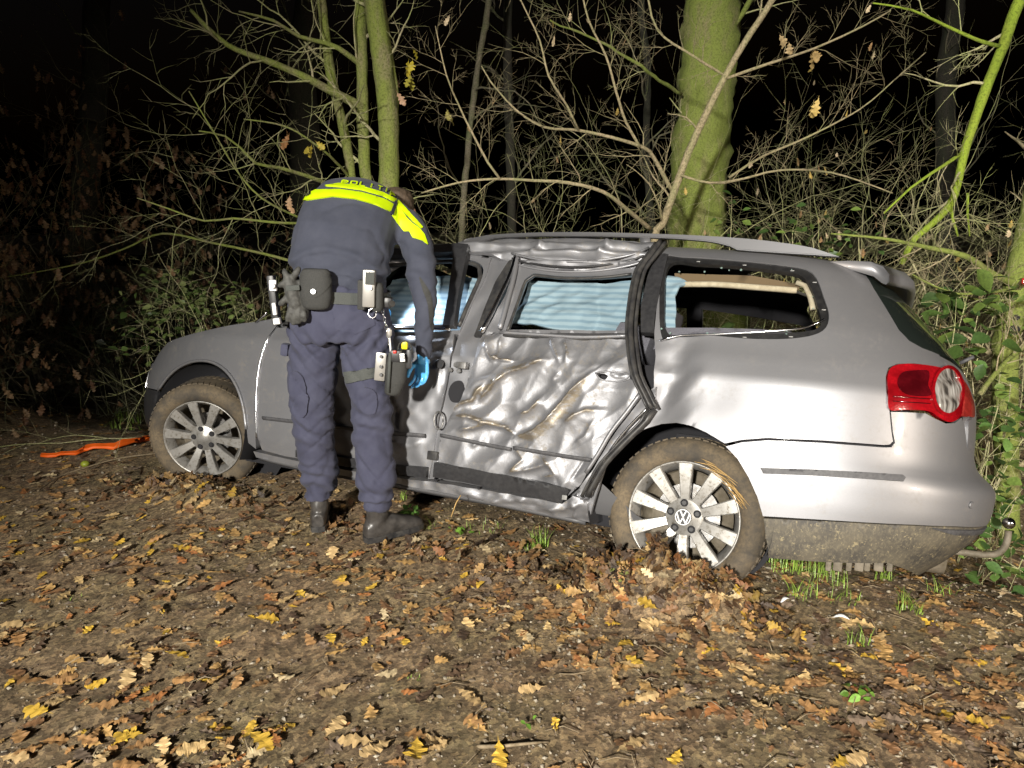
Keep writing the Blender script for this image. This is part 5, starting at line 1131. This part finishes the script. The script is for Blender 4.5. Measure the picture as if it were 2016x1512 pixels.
# grass and small weeds
V, F, Gc = [], [], []
def blade(b, d, h, w_, bend):
    n = 5; k0 = len(V); s = Vector((-d.y, d.x, 0))
    for i in range(n+1):
        t = i/n; p = b + Vector((0, 0, h*t*(1-.25*bend*t))) + d*(h*bend*t*t); ww = w_*(1-t)**.7
        V.append(p - s*ww); V.append(p + s*ww + Vector((0, 0, .0)))
    for i in range(n): F.append((k0+2*i, k0+2*i+1, k0+2*i+3, k0+2*i+2))
def tuft(px, py, n, h, spread, col=(.22, .34, .05)):
    c = gp(px, py)
    for k in range(n):
        a = R_.uniform(0, 6.28); r = spread*math.sqrt(R_.random()); x, y = c.x+r*math.cos(a), c.y+r*math.sin(a)*.7; b = R_.uniform(0, 6.28); kk = R_.uniform(.6, 1.3)
        blade(Vector((x, y, gh(x, y)-.005)), Vector((math.cos(b), math.sin(b), 0)), h*R_.uniform(.6, 1.35), R_.uniform(.0012, .0026), R_.uniform(.2, 1.1))
        Gc.extend([tuple(q*kk for q in col)]*(5*4))
for args in ((1545, 1125, 40, .12, .08), (1600, 1130, 60, .13, .09), (1640, 1150, 40, .10, .07), (1570, 1175, 26, .09, .08), (1740, 1145, 26, .12, .04), (1790, 1205, 34, .08, .05), (1060, 1075, 46, .08, .05), (1045, 1085, 22, .05, .05), (255, 832, 60, .14, .10), (240, 845, 30, .08, .15), (1525, 1108, 24, .09, .05),
             (1390, 1110, 14, .06, .05), (1655, 1185, 24, .06, .08), (1850, 1170, 18, .07, .06), (800, 985, 16, .05, .05), (150, 1180, 8, .03, .04), (815, 1340, 10, .02, .03), (1690, 1270, 20, .06, .05), (830, 1040, 20, .05, .07), (370, 905, 10, .06, .02), (620, 960, 14, .05, .06), (960, 1040, 20, .05, .1)): tuft(*args)
me = bpy.data.meshes.new('grass'); me.from_pydata(V, [], F); me.update(); tint(me, np.array(Gc), 0); link('grass', me, M['green'])['kind'] = 'stuff'
OVL = [(0, .01), (.12, .16), (.3, .30), (.5, .33), (.7, .26), (.88, .12), (1, .01)]
def ovl(serr=.0):
    V, F = [], []
    cu = R_.uniform(-.5, .2)
    for i, (x, w_) in enumerate(OVL):
        b_ = cu*x*x; V += [(x, -w_, b_+w_*.25), (x, 0, b_), (x, w_, b_+w_*.25)]
        if i: a = (i-1)*3; F += [(a, a+1, a+4, a+3), (a+1, a+2, a+5, a+4)]
    return V, F
ovs = [ovl() for _ in range(8)]
def rleaf(p, s, c, sh=None, up=.4, rs=R_):
    v, f = sh or rs.choice(ovs); d = Vector((rs.gauss(0, 1), rs.gauss(0, 1)-.3, rs.gauss(0, up)+.1)); q = d.to_track_quat('X', 'Z').to_matrix().to_4x4()
    return (v, f, Matrix.Translation(p) @ q @ Matrix.Rotation(rs.gauss(0, .6), 4, 'X') @ Matrix.Scale(s, 4), c)
def weed(px, py, n, s, label, col=(.12, .24, .03), name='weed'):
    c = gp(px, py); it = []
    for k in range(n):
        a = R_.uniform(0, 6.28); r = R_.uniform(0, .05); p = c + Vector((r*math.cos(a), r*math.sin(a), R_.uniform(.015, .05))); kk = R_.uniform(.7, 1.3); it.append(rleaf(p, s*R_.uniform(.6, 1.2), tuple(q*kk for q in col)))
    o = merge(name, it, M['green'], None, True); tag(o, label, 'weed')
weed(1700, 1378, 16, .035, 'small bright green weed on the right side of the track below the grass'); weed(1225, 1140, 10, .03, 'pale green weed at the foot of the leaf heap', (.25, .28, .08)); weed(810, 1020, 22, .035, 'low green weed beside the toe of the right boot', (.07, .15, .03)); weed(905, 1055, 12, .03, 'small green weed below the sill between boot and near wheel'); weed(1040, 1440, 4, .02, 'tiny green seedling in the lower middle of the track')

# ================================================================ TREES, SHRUBS, UNDERGROWTH
def bark(name, c1, c2, moss, k=.5):
    m = mat(name, c1, .9); a = tex(m, 9, 5, stretch=(1, 1, .4)); b_ = tex(m, 70, 5, rough=.8); base = ramp(m, b_.outputs[0], [(.35, c1), (.65, c2)])
    base = mixc(m, ramp(m, a.outputs[0], [(.5-.3*k, (0, 0, 0)), (.75-.3*k, (1, 1, 1))]), base, moss); base = mixc(m, ramp(m, b_.outputs[0], [(.42, (.7, .7, .7)), (.5, (0, 0, 0))]), base, tuple(q*.45 for q in moss))
    L(m, base, bsdf(m).inputs['Base Color']); p = bump(m, b_.outputs[0], .8, .012); bump(m, a.outputs[0], .6, .03, p); return m
M['moss'] = bark('mossy_bark', (.17, .15, .08), (.32, .28, .16), (.24, .29, .06), .6); M['bigbark'] = bark('big_mossy_bark', (.15, .12, .07), (.32, .27, .15), (.22, .27, .055), .8)
M['lightbark'] = bark('pale_bark', (.30, .24, .14), (.46, .38, .24), (.30, .30, .14), .15); M['limemoss'] = bark('bright_moss_bark', (.20, .24, .03), (.30, .36, .04), (.26, .36, .03), .8)
M['twigs'] = bark('thin_twig_bark', (.38, .33, .20), (.60, .53, .36), (.42, .46, .18), .4); M['dimtwig'] = bark('dimmed_twig_bark', (.14, .12, .085), (.24, .21, .15), (.14, .16, .07), .3); M['dimtrunk'] = bark('dimmed_trunk_bark', (.03, .026, .02), (.055, .048, .036), (.03, .035, .018), .3)  # dimmed copies: the dark of the unlit background is put into the bark colour
VR = random.Random(21)
def path(px, wob=0.0):
    """px: (x, y, Y) points; a smooth path in space"""
    return smoothpts([at(a, b, Y) + Vector((VR.gauss(0, wob), VR.gauss(0, wob), 0)) for a, b, Y in px], .07)
def grow(V, F, p, d, ln, r, lev, rs, tips=None, spread=.75, grav=0.0, sides=4, kids=(5, 4, 3), wand=.16):
    n = max(4, int(ln/.07)); pts, rad = [p.copy()], [r]; q = p.copy(); dd = d.normalized()
    for i in range(n):
        dd = (dd + Vector((rs.gauss(0, wand), rs.gauss(0, wand), rs.gauss(0, wand)+grav))).normalized(); q = q + dd*(ln/n); pts.append(q.copy()); rad.append(r*(1-.8*(i+1)/n))
    tube_geo(V, F, pts, rad, sides if r > .004 else 3, cap=False)
    if tips is not None: tips.append((pts[-1], dd))
    if lev > 0:
        k = kids[min(len(kids)-1, 3-lev)] if lev <= 3 else kids[0]
        k = max(2, int(k*(.7+.6*rs.random())))
        for j in range(k):
            i = int((j+.6+rs.random()*.6)/(k+.6)*n); i = min(max(1, i), n-1); tan = (pts[i+1]-pts[i-1]).normalized()
            side = tan.cross(Vector((rs.gauss(0, .5), rs.gauss(0, 1), rs.gauss(0, .5)))).normalized(); a = spread*(.6+.7*rs.random())
            grow(V, F, pts[i], tan*math.cos(a)+side*math.sin(a), ln*(.36+.28*rs.random())*(1-.35*i/n), max(.0011, rad[i]*.60), lev-1, rs, tips, spread, grav*.6, 3, kids, wand)
def limbs_on(V, F, P, r0, r1, n, ln, lev, rs, tips=None, lo=.15, upb=.35, kids=(5, 4, 3)):
    for j in range(n):
        i = int((lo+(1-lo)*(j+rs.random())/n)*(len(P)-1)); i = min(max(i, 1), len(P)-2); tan = (P[i+1]-P[i-1]).normalized(); side = tan.cross(Vector((rs.gauss(0, .5), rs.gauss(0, 1), rs.gauss(0, .5)))).normalized()
        rr = r0*(1-i/len(P))+r1*i/len(P); a = .7+.4*rs.random(); grow(V, F, P[i], tan*math.cos(a)+side*math.sin(a)+Vector((0, 0, upb*.3)), ln*(.5+.7*rs.random()), max(.0018, rr*.38), lev, rs, tips, kids=kids)
def stem(name, P, r0, r1, material, parent, sides=12, rough=.0):
    n = len(P); V, F = [], []; rad = [(r0*(1-i/(n-1))+r1*i/(n-1)) for i in range(n)]; tube_geo(V, F, P, rad, sides)
    if rough: V = [v + Vector((noise.noise(v*9), noise.noise(v*9+Vector((5, 5, 5))), 0))*rough for v in V]
    return mesh(name, V, F, material, parent)
def relto(o, base):
    o.data.transform(Matrix.Translation(-base)); return o
def dead_leaves(items, P, n, s, rs, cols=((.40, .27, .14), (.33, .20, .09), (.48, .38, .24), (.42, .30, .08)), jit=.05):
    for k in range(n):
        p, d = rs.choice(P); v, f = rs.choice(cshapes if s < .06 else shapes); c = rs.choice(cols); kk = rs.uniform(.7, 1.15); D = Vector((rs.gauss(0, .4), rs.gauss(0, .4), -1)); q = D.to_track_quat('X', 'Z').to_matrix().to_4x4()
        items.append((v, f, Matrix.Translation(p+Vector((rs.gauss(0, jit), rs.gauss(0, jit), rs.gauss(0, jit)))) @ q @ Matrix.Rotation(rs.uniform(0, 6.3), 4, 'X') @ Matrix.Diagonal((s*rs.uniform(.6, 1.2), s*.9, s*1.6, 1)) @ Matrix.Translation((.5, 0, 0)), tuple(x*kk for x in c)))
def tree(label, base_, stems, boughs, twl, material, twm, cat='tree', name='tree', group=None, rough=.01, lev=2, tw_n=5, leaves=0, ls=.06, kids=(5, 4, 3), seed=1):
    """stems: (pixel path, r0, r1) trunks; boughs: the same for branches; twigs grow from both"""
    rs = random.Random(seed); r_ = empty(name, base_, label, cat, group); V, F = [], []; tips = []
    for px, r0, r1 in stems:
        P = path(px)
        if px[-1][1] < 0:      # the stem goes on above the picture
            d = (P[-1]-P[-6]).normalized(); P += [P[-1]+(d*.9+Vector((0, 0, .1)))*(k*.15)+Vector((.02*math.sin(k*.8), 0, 0)) for k in range(1, 17)]
        relto(stem('trunk', P, r0, r1, material, r_, 14, rough), base_)
        limbs_on(V, F, P, min(r0, .05), min(r1, .04), tw_n, twl, lev, rs, tips, kids=kids)
    for px, r0, r1 in boughs:
        P = path(px, .01); relto(stem('bough', P, r0, r1, material, r_, 8, rough*.5), base_); limbs_on(V, F, P, r0, r1, tw_n+1, twl*.8, lev, rs, tips, .1, kids=kids)
    if F: relto(mesh('twigs', V, F, twm, r_), base_)['kind'] = 'stuff'
    if leaves and tips:
        it = []; dead_leaves(it, tips, leaves, ls, rs); o = merge('leaves', it, M['leaf'], 'stuff', parent=r_); relto(o, base_)
    return r_, tips
def G3(px, Y, dz=0): 
    p = at(px, 700, Y); return Vector((p.x, p.y, gh(p.x, p.y)+dz))
def foot(px, Y, pxg=None):      # the pixel row of the ground below a pixel column at depth Y
    p = G3(px, Y); q = p - CAM; d = q.y*ct - q.z*st; up = q.y*st + q.z*ct; return CY - FPX*up/d + 6
fy = foot
Y_ = 6.0
tree('cluster of thin mossy stems rising behind the officer', G3(730, Y_), [([(700, fy(700, Y_), Y_), (698, 480, Y_), (692, 390, Y_), (688, 320, Y_), (672, 235, Y_), (652, 150, Y_), (640, 60, Y_), (626, -60, Y_)], .048, .030),
     ([(724, fy(724, Y_), Y_), (724, 420, Y_), (718, 330, Y_), (714, 220, Y_), (712, 100, Y_), (708, -60, Y_)], .050, .040), ([(752, fy(752, Y_), 5.9), (764, 420, 5.9), (766, 330, 5.9), (764, 230, 5.9), (752, 120, 5.9), (738, 20, 5.9), (730, -60, 5.9)], .088, .068),
     ([(774, 240, 5.95), (776, 170, 5.95), (764, 90, 5.95), (752, 10, 5.95), (745, -60, 5.95)], .03, .02)],
    [([(712, 212, 6), (660, 182, 5.9), (600, 150, 5.8), (560, 135, 5.8), (520, 118, 5.7), (470, 100, 5.7), (430, 72, 5.6), (380, 20, 5.6)], .036, .012), ([(714, 130, 6), (670, 95, 5.9), (640, 84, 5.9), (590, 70, 5.9), (540, 40, 5.8), (470, 22, 5.8)], .024, .006),
     ([(640, 362, 6), (600, 345, 5.8), (550, 330, 5.7), (500, 322, 5.6), (478, 290, 5.6), (440, 268, 5.6), (390, 258, 5.5)], .018, .005), ([(690, 350, 6), (640, 300, 5.6), (560, 250, 5.4), (480, 235, 5.4)], .012, .004), ([(600, 440, 5.4), (540, 438, 5.2), (460, 430, 5.1), (400, 435, 5.0), (330, 412, 5.0), (272, 390, 5)], .010, .004),
     ([(590, 430, 5.4), (520, 390, 5.2), (460, 330, 5.1), (420, 260, 5.0), (370, 180, 5.0)], .009, .003), ([(595, 520, 5.8), (520, 500, 5.8), (420, 478, 5.8), (320, 460, 5.8), (250, 490, 5.7), (150, 520, 5.7), (20, 545, 5.7)], .012, .004)], .85, M['moss'], M['twigs'], seed=3, tw_n=6)
tree('thick upright mossy trunk, widest in view, behind the car', G3(1365, 7.0), [([(1362, fy(1362, 7), 7), (1366, 560, 7), (1372, 430, 7), (1380, 300, 7), (1390, 180, 7), (1398, 60, 7), (1406, -80, 7)], .265, .235)],
    [([(1340, 185, 6.8), (1290, 150, 6.5), (1230, 110, 6.4), (1160, 70, 6.3), (1080, 40, 6.2)], .016, .006), ([(1440, 60, 6.9), (1470, 10, 6.9), (1500, -60, 6.9)], .03, .02)], .9, M['bigbark'], M['twigs'], rough=.05, seed=5, tw_n=4)
tree('slender pale sapling leaning right in front of the thick trunk', G3(1270, 5.6), [([(1255, fy(1255, 5.6), 5.6), (1285, 500, 5.6), (1305, 440, 5.55), (1330, 370, 5.5), (1355, 300, 5.5), (1385, 235, 5.45), (1420, 165, 5.4), (1465, 85, 5.4), (1520, 0, 5.3), (1540, -60, 5.3)], .036, .014)],
    [([(1325, 375, 5.5), (1290, 310, 5.4), (1262, 290, 5.3), (1200, 270, 5.2), (1140, 255, 5.1), (1070, 250, 5.0), (1010, 215, 5.0), (965, 160, 5.0), (948, 130, 5)], .016, .004), ([(1262, 290, 5.3), (1235, 240, 5.2), (1215, 180, 5.1), (1190, 110, 5.1), (1160, 40, 5.0), (1140, -30, 5)], .010, .005),
     ([(1140, 255, 5.1), (1120, 210, 5), (1085, 150, 5), (1060, 80, 5), (1025, -10, 5)], .008, .004), ([(1275, 450, 5.5), (1240, 415, 5.2), (1190, 378, 5.0), (1120, 360, 4.9), (1050, 355, 4.9), (980, 352, 4.8), (900, 360, 4.8), (830, 380, 4.8)], .017, .005),
     ([(985, 352, 4.8), (962, 320, 4.8), (930, 260, 4.8), (905, 205, 4.8), (880, 150, 4.7), (850, 50, 4.7)], .008, .0025), ([(1435, 350, 5.4), (1500, 310, 5.3), (1590, 270, 5.2), (1690, 215, 5.2), (1760, 160, 5.1), (1822, 102, 5.1)], .009, .003), ([(1340, 345, 5.45), (1400, 360, 5.4), (1460, 352, 5.3), (1540, 335, 5.2), (1640, 340, 5.1), (1760, 380, 5)], .010, .004),
     ([(1430, 150, 5.4), (1360, 110, 5.3), (1290, 60, 5.3), (1270, -20, 5.3)], .010, .006), ([(1425, 155, 5.4), (1500, 130, 5.3), (1600, 95, 5.3), (1700, 50, 5.2), (1760, 20, 5.2)], .011, .005)], .55, M['lightbark'], M['lightbark'], rough=.004, seed=8, lev=2, tw_n=9, leaves=20, ls=.055, kids=(6, 5, 3))
tree('bright green mossy branch arching down at the upper right', G3(1900, 4.4, .0), [([(2040, -60, 4.5), (2002, 10, 4.5), (1975, 90, 4.5), (1935, 190, 4.45), (1905, 280, 4.4), (1885, 360, 4.4), (1870, 405, 4.35), (1835, 440, 4.3), (1800, 470, 4.3), (1775, 520, 4.3)], .034, .016)],
    [([(1972, 92, 4.5), (1920, 80, 4.4), (1860, 50, 4.4), (1790, 20, 4.3), (1720, 5, 4.3)], .012, .004), ([(1900, 300, 4.4), (1850, 330, 4.3), (1790, 370, 4.2), (1740, 420, 4.2)], .012, .005), ([(1872, 405, 4.35), (1872, 430, 4.3), (1885, 465, 4.3)], .012, .005), ([(1905, 380, 4.3), (1900, 420, 4.3), (1915, 465, 4.3)], .008, .004)], .55, M['limemoss'], M['twigs'], cat='branch', name='mossy_branch', rough=.006, seed=11, tw_n=5)
tr_, tp = tree('short pale trunk with a dark knot hole at the right edge', G3(1985, 4.2), [([(1985, fy(1985, 4.2), 4.2), (1978, 720, 4.2), (1982, 660, 4.2), (1996, 600, 4.2), (2004, 550, 4.2), (2022, 480, 4.2), (2040, 400, 4.2), (2060, 250, 4.2), (2070, 0, 4.2)], .062, .075)],
    [([(2000, 560, 4.2), (1960, 540, 4.1), (1900, 505, 4.0), (1830, 490, 4.0), (1740, 470, 3.9), (1640, 460, 3.9)], .024, .004), ([(2000, 570, 4.2), (1940, 575, 4.0), (1880, 578, 3.9), (1830, 560, 3.9), (1790, 540, 3.9)], .012, .003), ([(1995, 590, 4.2), (1920, 590, 4.0), (1850, 570, 3.9), (1800, 545, 3.9)], .009, .003), ([(1925, 775, 3.6), (1960, 735, 3.7), (2000, 700, 3.8), (2030, 670, 3.9)], .011, .014)], .5, M['bigbark'], M['lightbark'], seed=14, lev=2, tw_n=5)
kn = cc = at(1997, 650, 4.125); o = disc('knot_hole', cc, Vector((-.3, -1, 0)), .028, M['dark'], tr_, depth=.006); relto(o, G3(1985, 4.2)); o = disc('knot_hole', at(2002, 625, 4.125), Vector((-.3, -1, 0)), .016, M['dark'], tr_, depth=.006); relto(o, G3(1985, 4.2))
# further trunks, in bark dimmed to stand for the dark distance
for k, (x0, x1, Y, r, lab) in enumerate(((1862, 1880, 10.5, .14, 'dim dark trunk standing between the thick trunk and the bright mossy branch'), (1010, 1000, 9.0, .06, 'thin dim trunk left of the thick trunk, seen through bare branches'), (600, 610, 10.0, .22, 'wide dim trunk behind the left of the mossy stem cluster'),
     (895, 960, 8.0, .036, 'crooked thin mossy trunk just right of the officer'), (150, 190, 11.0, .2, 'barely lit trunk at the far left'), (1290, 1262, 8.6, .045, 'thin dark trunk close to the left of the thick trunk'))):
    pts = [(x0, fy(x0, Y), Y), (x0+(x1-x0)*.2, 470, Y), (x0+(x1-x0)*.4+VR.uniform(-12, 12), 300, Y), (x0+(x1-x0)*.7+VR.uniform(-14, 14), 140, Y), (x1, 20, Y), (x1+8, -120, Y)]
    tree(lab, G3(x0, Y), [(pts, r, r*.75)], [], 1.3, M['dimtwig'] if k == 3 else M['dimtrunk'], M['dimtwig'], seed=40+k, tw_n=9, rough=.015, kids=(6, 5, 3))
# bare shrubs: many arching shoots from one foot
def shrub(label, px, Y, h, n, lean, material, seed, leaves=0, ls=.05, group=None, r=.007, lev=3, kids=(6, 5, 3), cols=None, name='bare_shrub', cat='shrub', spread=.5):
    rs = random.Random(seed); b0 = G3(px, Y); r_ = empty(name, b0, label, cat, group); V, F, V2, F2 = [], [], [], []; tips = []
    for k in range(n):
        a = rs.gauss(lean, spread); d = Vector((math.sin(a), rs.gauss(-.1, .3), math.cos(a)))
        tgtV, tgtF = (V, F)
        grow(tgtV, tgtF, b0 + Vector((rs.gauss(0, .12), rs.gauss(0, .1), -.05)), d, h*rs.uniform(.6, 1.15), r*rs.uniform(.7, 1.4), lev, rs, tips, .8, -.012, 5, kids, .10)
    relto(mesh('branches', V, F, material, r_), b0)['kind'] = 'stuff'
    if leaves:
        it = []; dead_leaves(it, tips, leaves, ls, rs, cols or ((.40, .27, .14), (.33, .20, .09), (.48, .38, .24), (.42, .30, .08)), .03); relto(merge('leaves', it, M['leaf'], 'stuff', parent=r_), b0)
    return r_
SH = [('bare shrub fanning out just left of the officer', 560, 5.6, 2.2, 5, -.5, 'twigs', 0), ('low bare shrub with long shoots in the dark left of the car', 330, 6.6, 2.0, 6, -.4, 'dimtwig', 20), ('bare shrub with crossing twigs right of the officer', 860, 6.4, 2.3, 8, .1, 'twigs', 4),
      ('tall bare shrub behind the front door of the car', 980, 6.8, 2.8, 8, .0, 'twigs', 0), ('bare shrub behind the middle of the roof rail', 1130, 6.5, 2.6, 8, -.2, 'twigs', 3), ('dense thicket of twigs right of the thick trunk, holding dead leaves', 1560, 6.2, 2.4, 11, .1, 'twigs', 80), ('tangle of twigs with brown oak leaves above the tail of the car', 1720, 5.6, 2.2, 12, .0, 'twigs', 120),
      ('twiggy shrub behind the rear window of the car', 1860, 5.4, 2.0, 11, -.3, 'twigs', 60), ('loose bare shrub reaching in from the right edge', 2030, 4.9, 2.4, 10, -.5, 'twigs', 60), 
      ('low twigs close behind the rail at the roof middle', 1440, 5.8, 1.9, 9, .3, 'twigs', 10),
      ('fine twigged shrub filling the gap above the front door', 900, 5.7, 2.2, 9, .3, 'twigs', 2), ('fine twigged shrub behind the left end of the roof rail', 1060, 5.9, 2.4, 9, .2, 'twigs', 2), ('wispy shrub high between the thick trunk and the bright branch', 1640, 7.2, 3.4, 10, .1, 'twigs', 22), ('wispy shrub left of the thick trunk, reaching the top of the picture', 1200, 7.2, 3.4, 10, -.1, 'twigs', 0),
      ('wispy shrub behind the bright mossy branch', 1900, 7.0, 3.4, 10, -.1, 'twigs', 12), ]
for k, (lb, px, Y, h, n, ln_, mm, lv) in enumerate(SH): shrub(lb, px, Y, h, n, ln_, M[mm], 100+k, lv, .055)
# leafy bushes at the left, leaf and twig colours darkened to look barely lit
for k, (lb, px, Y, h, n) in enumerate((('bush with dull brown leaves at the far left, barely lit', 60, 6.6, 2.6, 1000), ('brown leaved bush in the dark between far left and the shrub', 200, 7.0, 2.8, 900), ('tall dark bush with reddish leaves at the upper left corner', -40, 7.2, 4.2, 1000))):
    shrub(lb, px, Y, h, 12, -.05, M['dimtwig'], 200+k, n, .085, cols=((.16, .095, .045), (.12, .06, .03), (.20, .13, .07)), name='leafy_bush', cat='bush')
# green undergrowth
def greens(label, spots_, n, s, cols, seed, name='bramble', stems=True, up=.4):
    rs = random.Random(seed); c0 = at(*spots_[0]); b0 = Vector((c0.x, c0.y, gh(c0.x, c0.y))); r_ = empty(name, b0, label, 'plant'); V, F, it = [], [], []
    for px, py, Y in spots_:
        c = at(px, py, Y); c1 = Vector((c.x+rs.gauss(0, .1), c.y+.1, gh(c.x, c.y)))
        if stems: tube_geo(V, F, smoothpts([c1, (c1+c)/2+Vector((rs.gauss(0, .05), 0, .05)), c], .08), [.004]*60 if False else .003, 4)
        for k in range(n):
            p = c + Vector((rs.gauss(0, .09), rs.gauss(0, .09), rs.gauss(0, .08))); cc_ = rs.choice(cols); kk = rs.uniform(.6, 1.25); it.append(rleaf(p, s*rs.uniform(.6, 1.25), tuple(q*kk for q in cc_), None, up, rs))
            if stems and k % 2 == 0: tube_geo(V, F, [c, (c+p)/2+Vector((0, 0, .01)), p], [.002, .0015, .001], 3, cap=False)
    if F: relto(mesh('stems', V, F, M['twigs'], r_), b0)
    relto(merge('leaves', it, M['green'], 'stuff', True, parent=r_), b0); return r_
GR = ((.07, .14, .03), (.10, .18, .04), (.05, .10, .025), (.16, .24, .05))
greens('large leaved green plant beside the rear window at the right', [(1850, 600, 3.9), (1880, 640, 3.8), (1900, 600, 3.9), (1870, 680, 3.8), (1930, 590, 3.9), (1960, 610, 4.0), (1990, 590, 4.0), (1910, 700, 3.8)], 9, .11, GR, 301)
greens('green bramble low at the right edge behind the tow bar', [(1950, 850, 3.7), (1980, 900, 3.7), (1960, 960, 3.6), (2000, 980, 3.6), (1970, 1020, 3.3), (1990, 1080, 3.1), (1950, 1070, 3.2), (2005, 1120, 3.0), (1960, 1120, 3.0), (1985, 820, 3.8), (1940, 1100, 3.1), (1990, 760, 3.8), (1965, 800, 3.7), (1945, 900, 3.6), (2010, 870, 3.6)], 13, .07, GR, 302)
greens('mid green ivy leaves behind the roof above the rear window', [(1600, 470, 5.0), (1640, 480, 5.0), (1560, 455, 5.1), (1500, 450, 5.2), (1690, 460, 5.0), (1440, 440, 5.3)], 12, .06, GR, 303)
greens('pale green bush behind the bonnet, left of the officer', [(300, 600, 5.6), (350, 610, 5.6), (390, 605, 5.5), (340, 580, 5.6), (380, 570, 5.6), (420, 590, 5.5), (330, 630, 5.5), (460, 600, 5.5), (500, 610, 5.4), (400, 620, 5.4), (310, 560, 5.8), (360, 550, 5.8), (280, 640, 5.5), (290, 690, 5.4)], 26, .06, ((.16, .22, .06), (.10, .16, .04), (.07, .11, .03), (.20, .24, .08)), 304, 'green_bush')
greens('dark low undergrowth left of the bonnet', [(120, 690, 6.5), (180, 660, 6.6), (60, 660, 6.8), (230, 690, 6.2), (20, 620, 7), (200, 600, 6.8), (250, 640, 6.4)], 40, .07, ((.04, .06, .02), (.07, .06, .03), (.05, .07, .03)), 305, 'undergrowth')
greens('few yellow green leaves seen through the rear side window', [(1500, 610, 4.6), (1460, 620, 4.6), (1520, 630, 4.6)], 4, .09, ((.25, .33, .04), (.12, .18, .04)), 306)
for k, (px, py, Y, col, lb) in enumerate(((805, 105, 5.6, (.42, .34, .03), 'round yellow leaf pair hanging right of the mossy stems, near the top'), (816, 152, 5.6, (.36, .32, .04), 'yellow leaf hanging below the round yellow pair'), (878, 218, 5.5, (.36, .32, .10), 'pale yellow leaf hanging above and right of the officer'), (568, 268, 5.5, (.40, .20, .08), 'orange brown leaf left of the mossy stems'), (604, 280, 5.5, (.38, .30, .04), 'yellow leaf cluster left of the mossy stems'),
     (780, 165, 5.8, (.42, .26, .16), 'curled pink brown leaf hanging against the mossy stem'), (1540, 85, 5.0, (.50, .36, .18), 'pale curled oak leaf hanging alone right of the thick trunk'), (1608, 95, 5.0, (.44, .30, .12), 'broad tan oak leaf on a twig at the upper right'), (562, 388, 5.3, (.50, .32, .18), 'small orange leaf just left of the shoulder of the officer'), (1610, 195, 5, (.44, .32, .10), 'narrow yellowish leaf hanging in the thicket right of the thick trunk'))):
    rs = random.Random(k); p = at(px, py, Y); it = []
    for j in range(3 if k in (0, 4, 7) else 2): dead_leaves(it, [(p, None)], 1, .10, rs, (col,), .025)
    V, F = [], []; o = merge('hanging_leaf', it, M['leaf'], None, True); tag(o, lb, 'leaf')
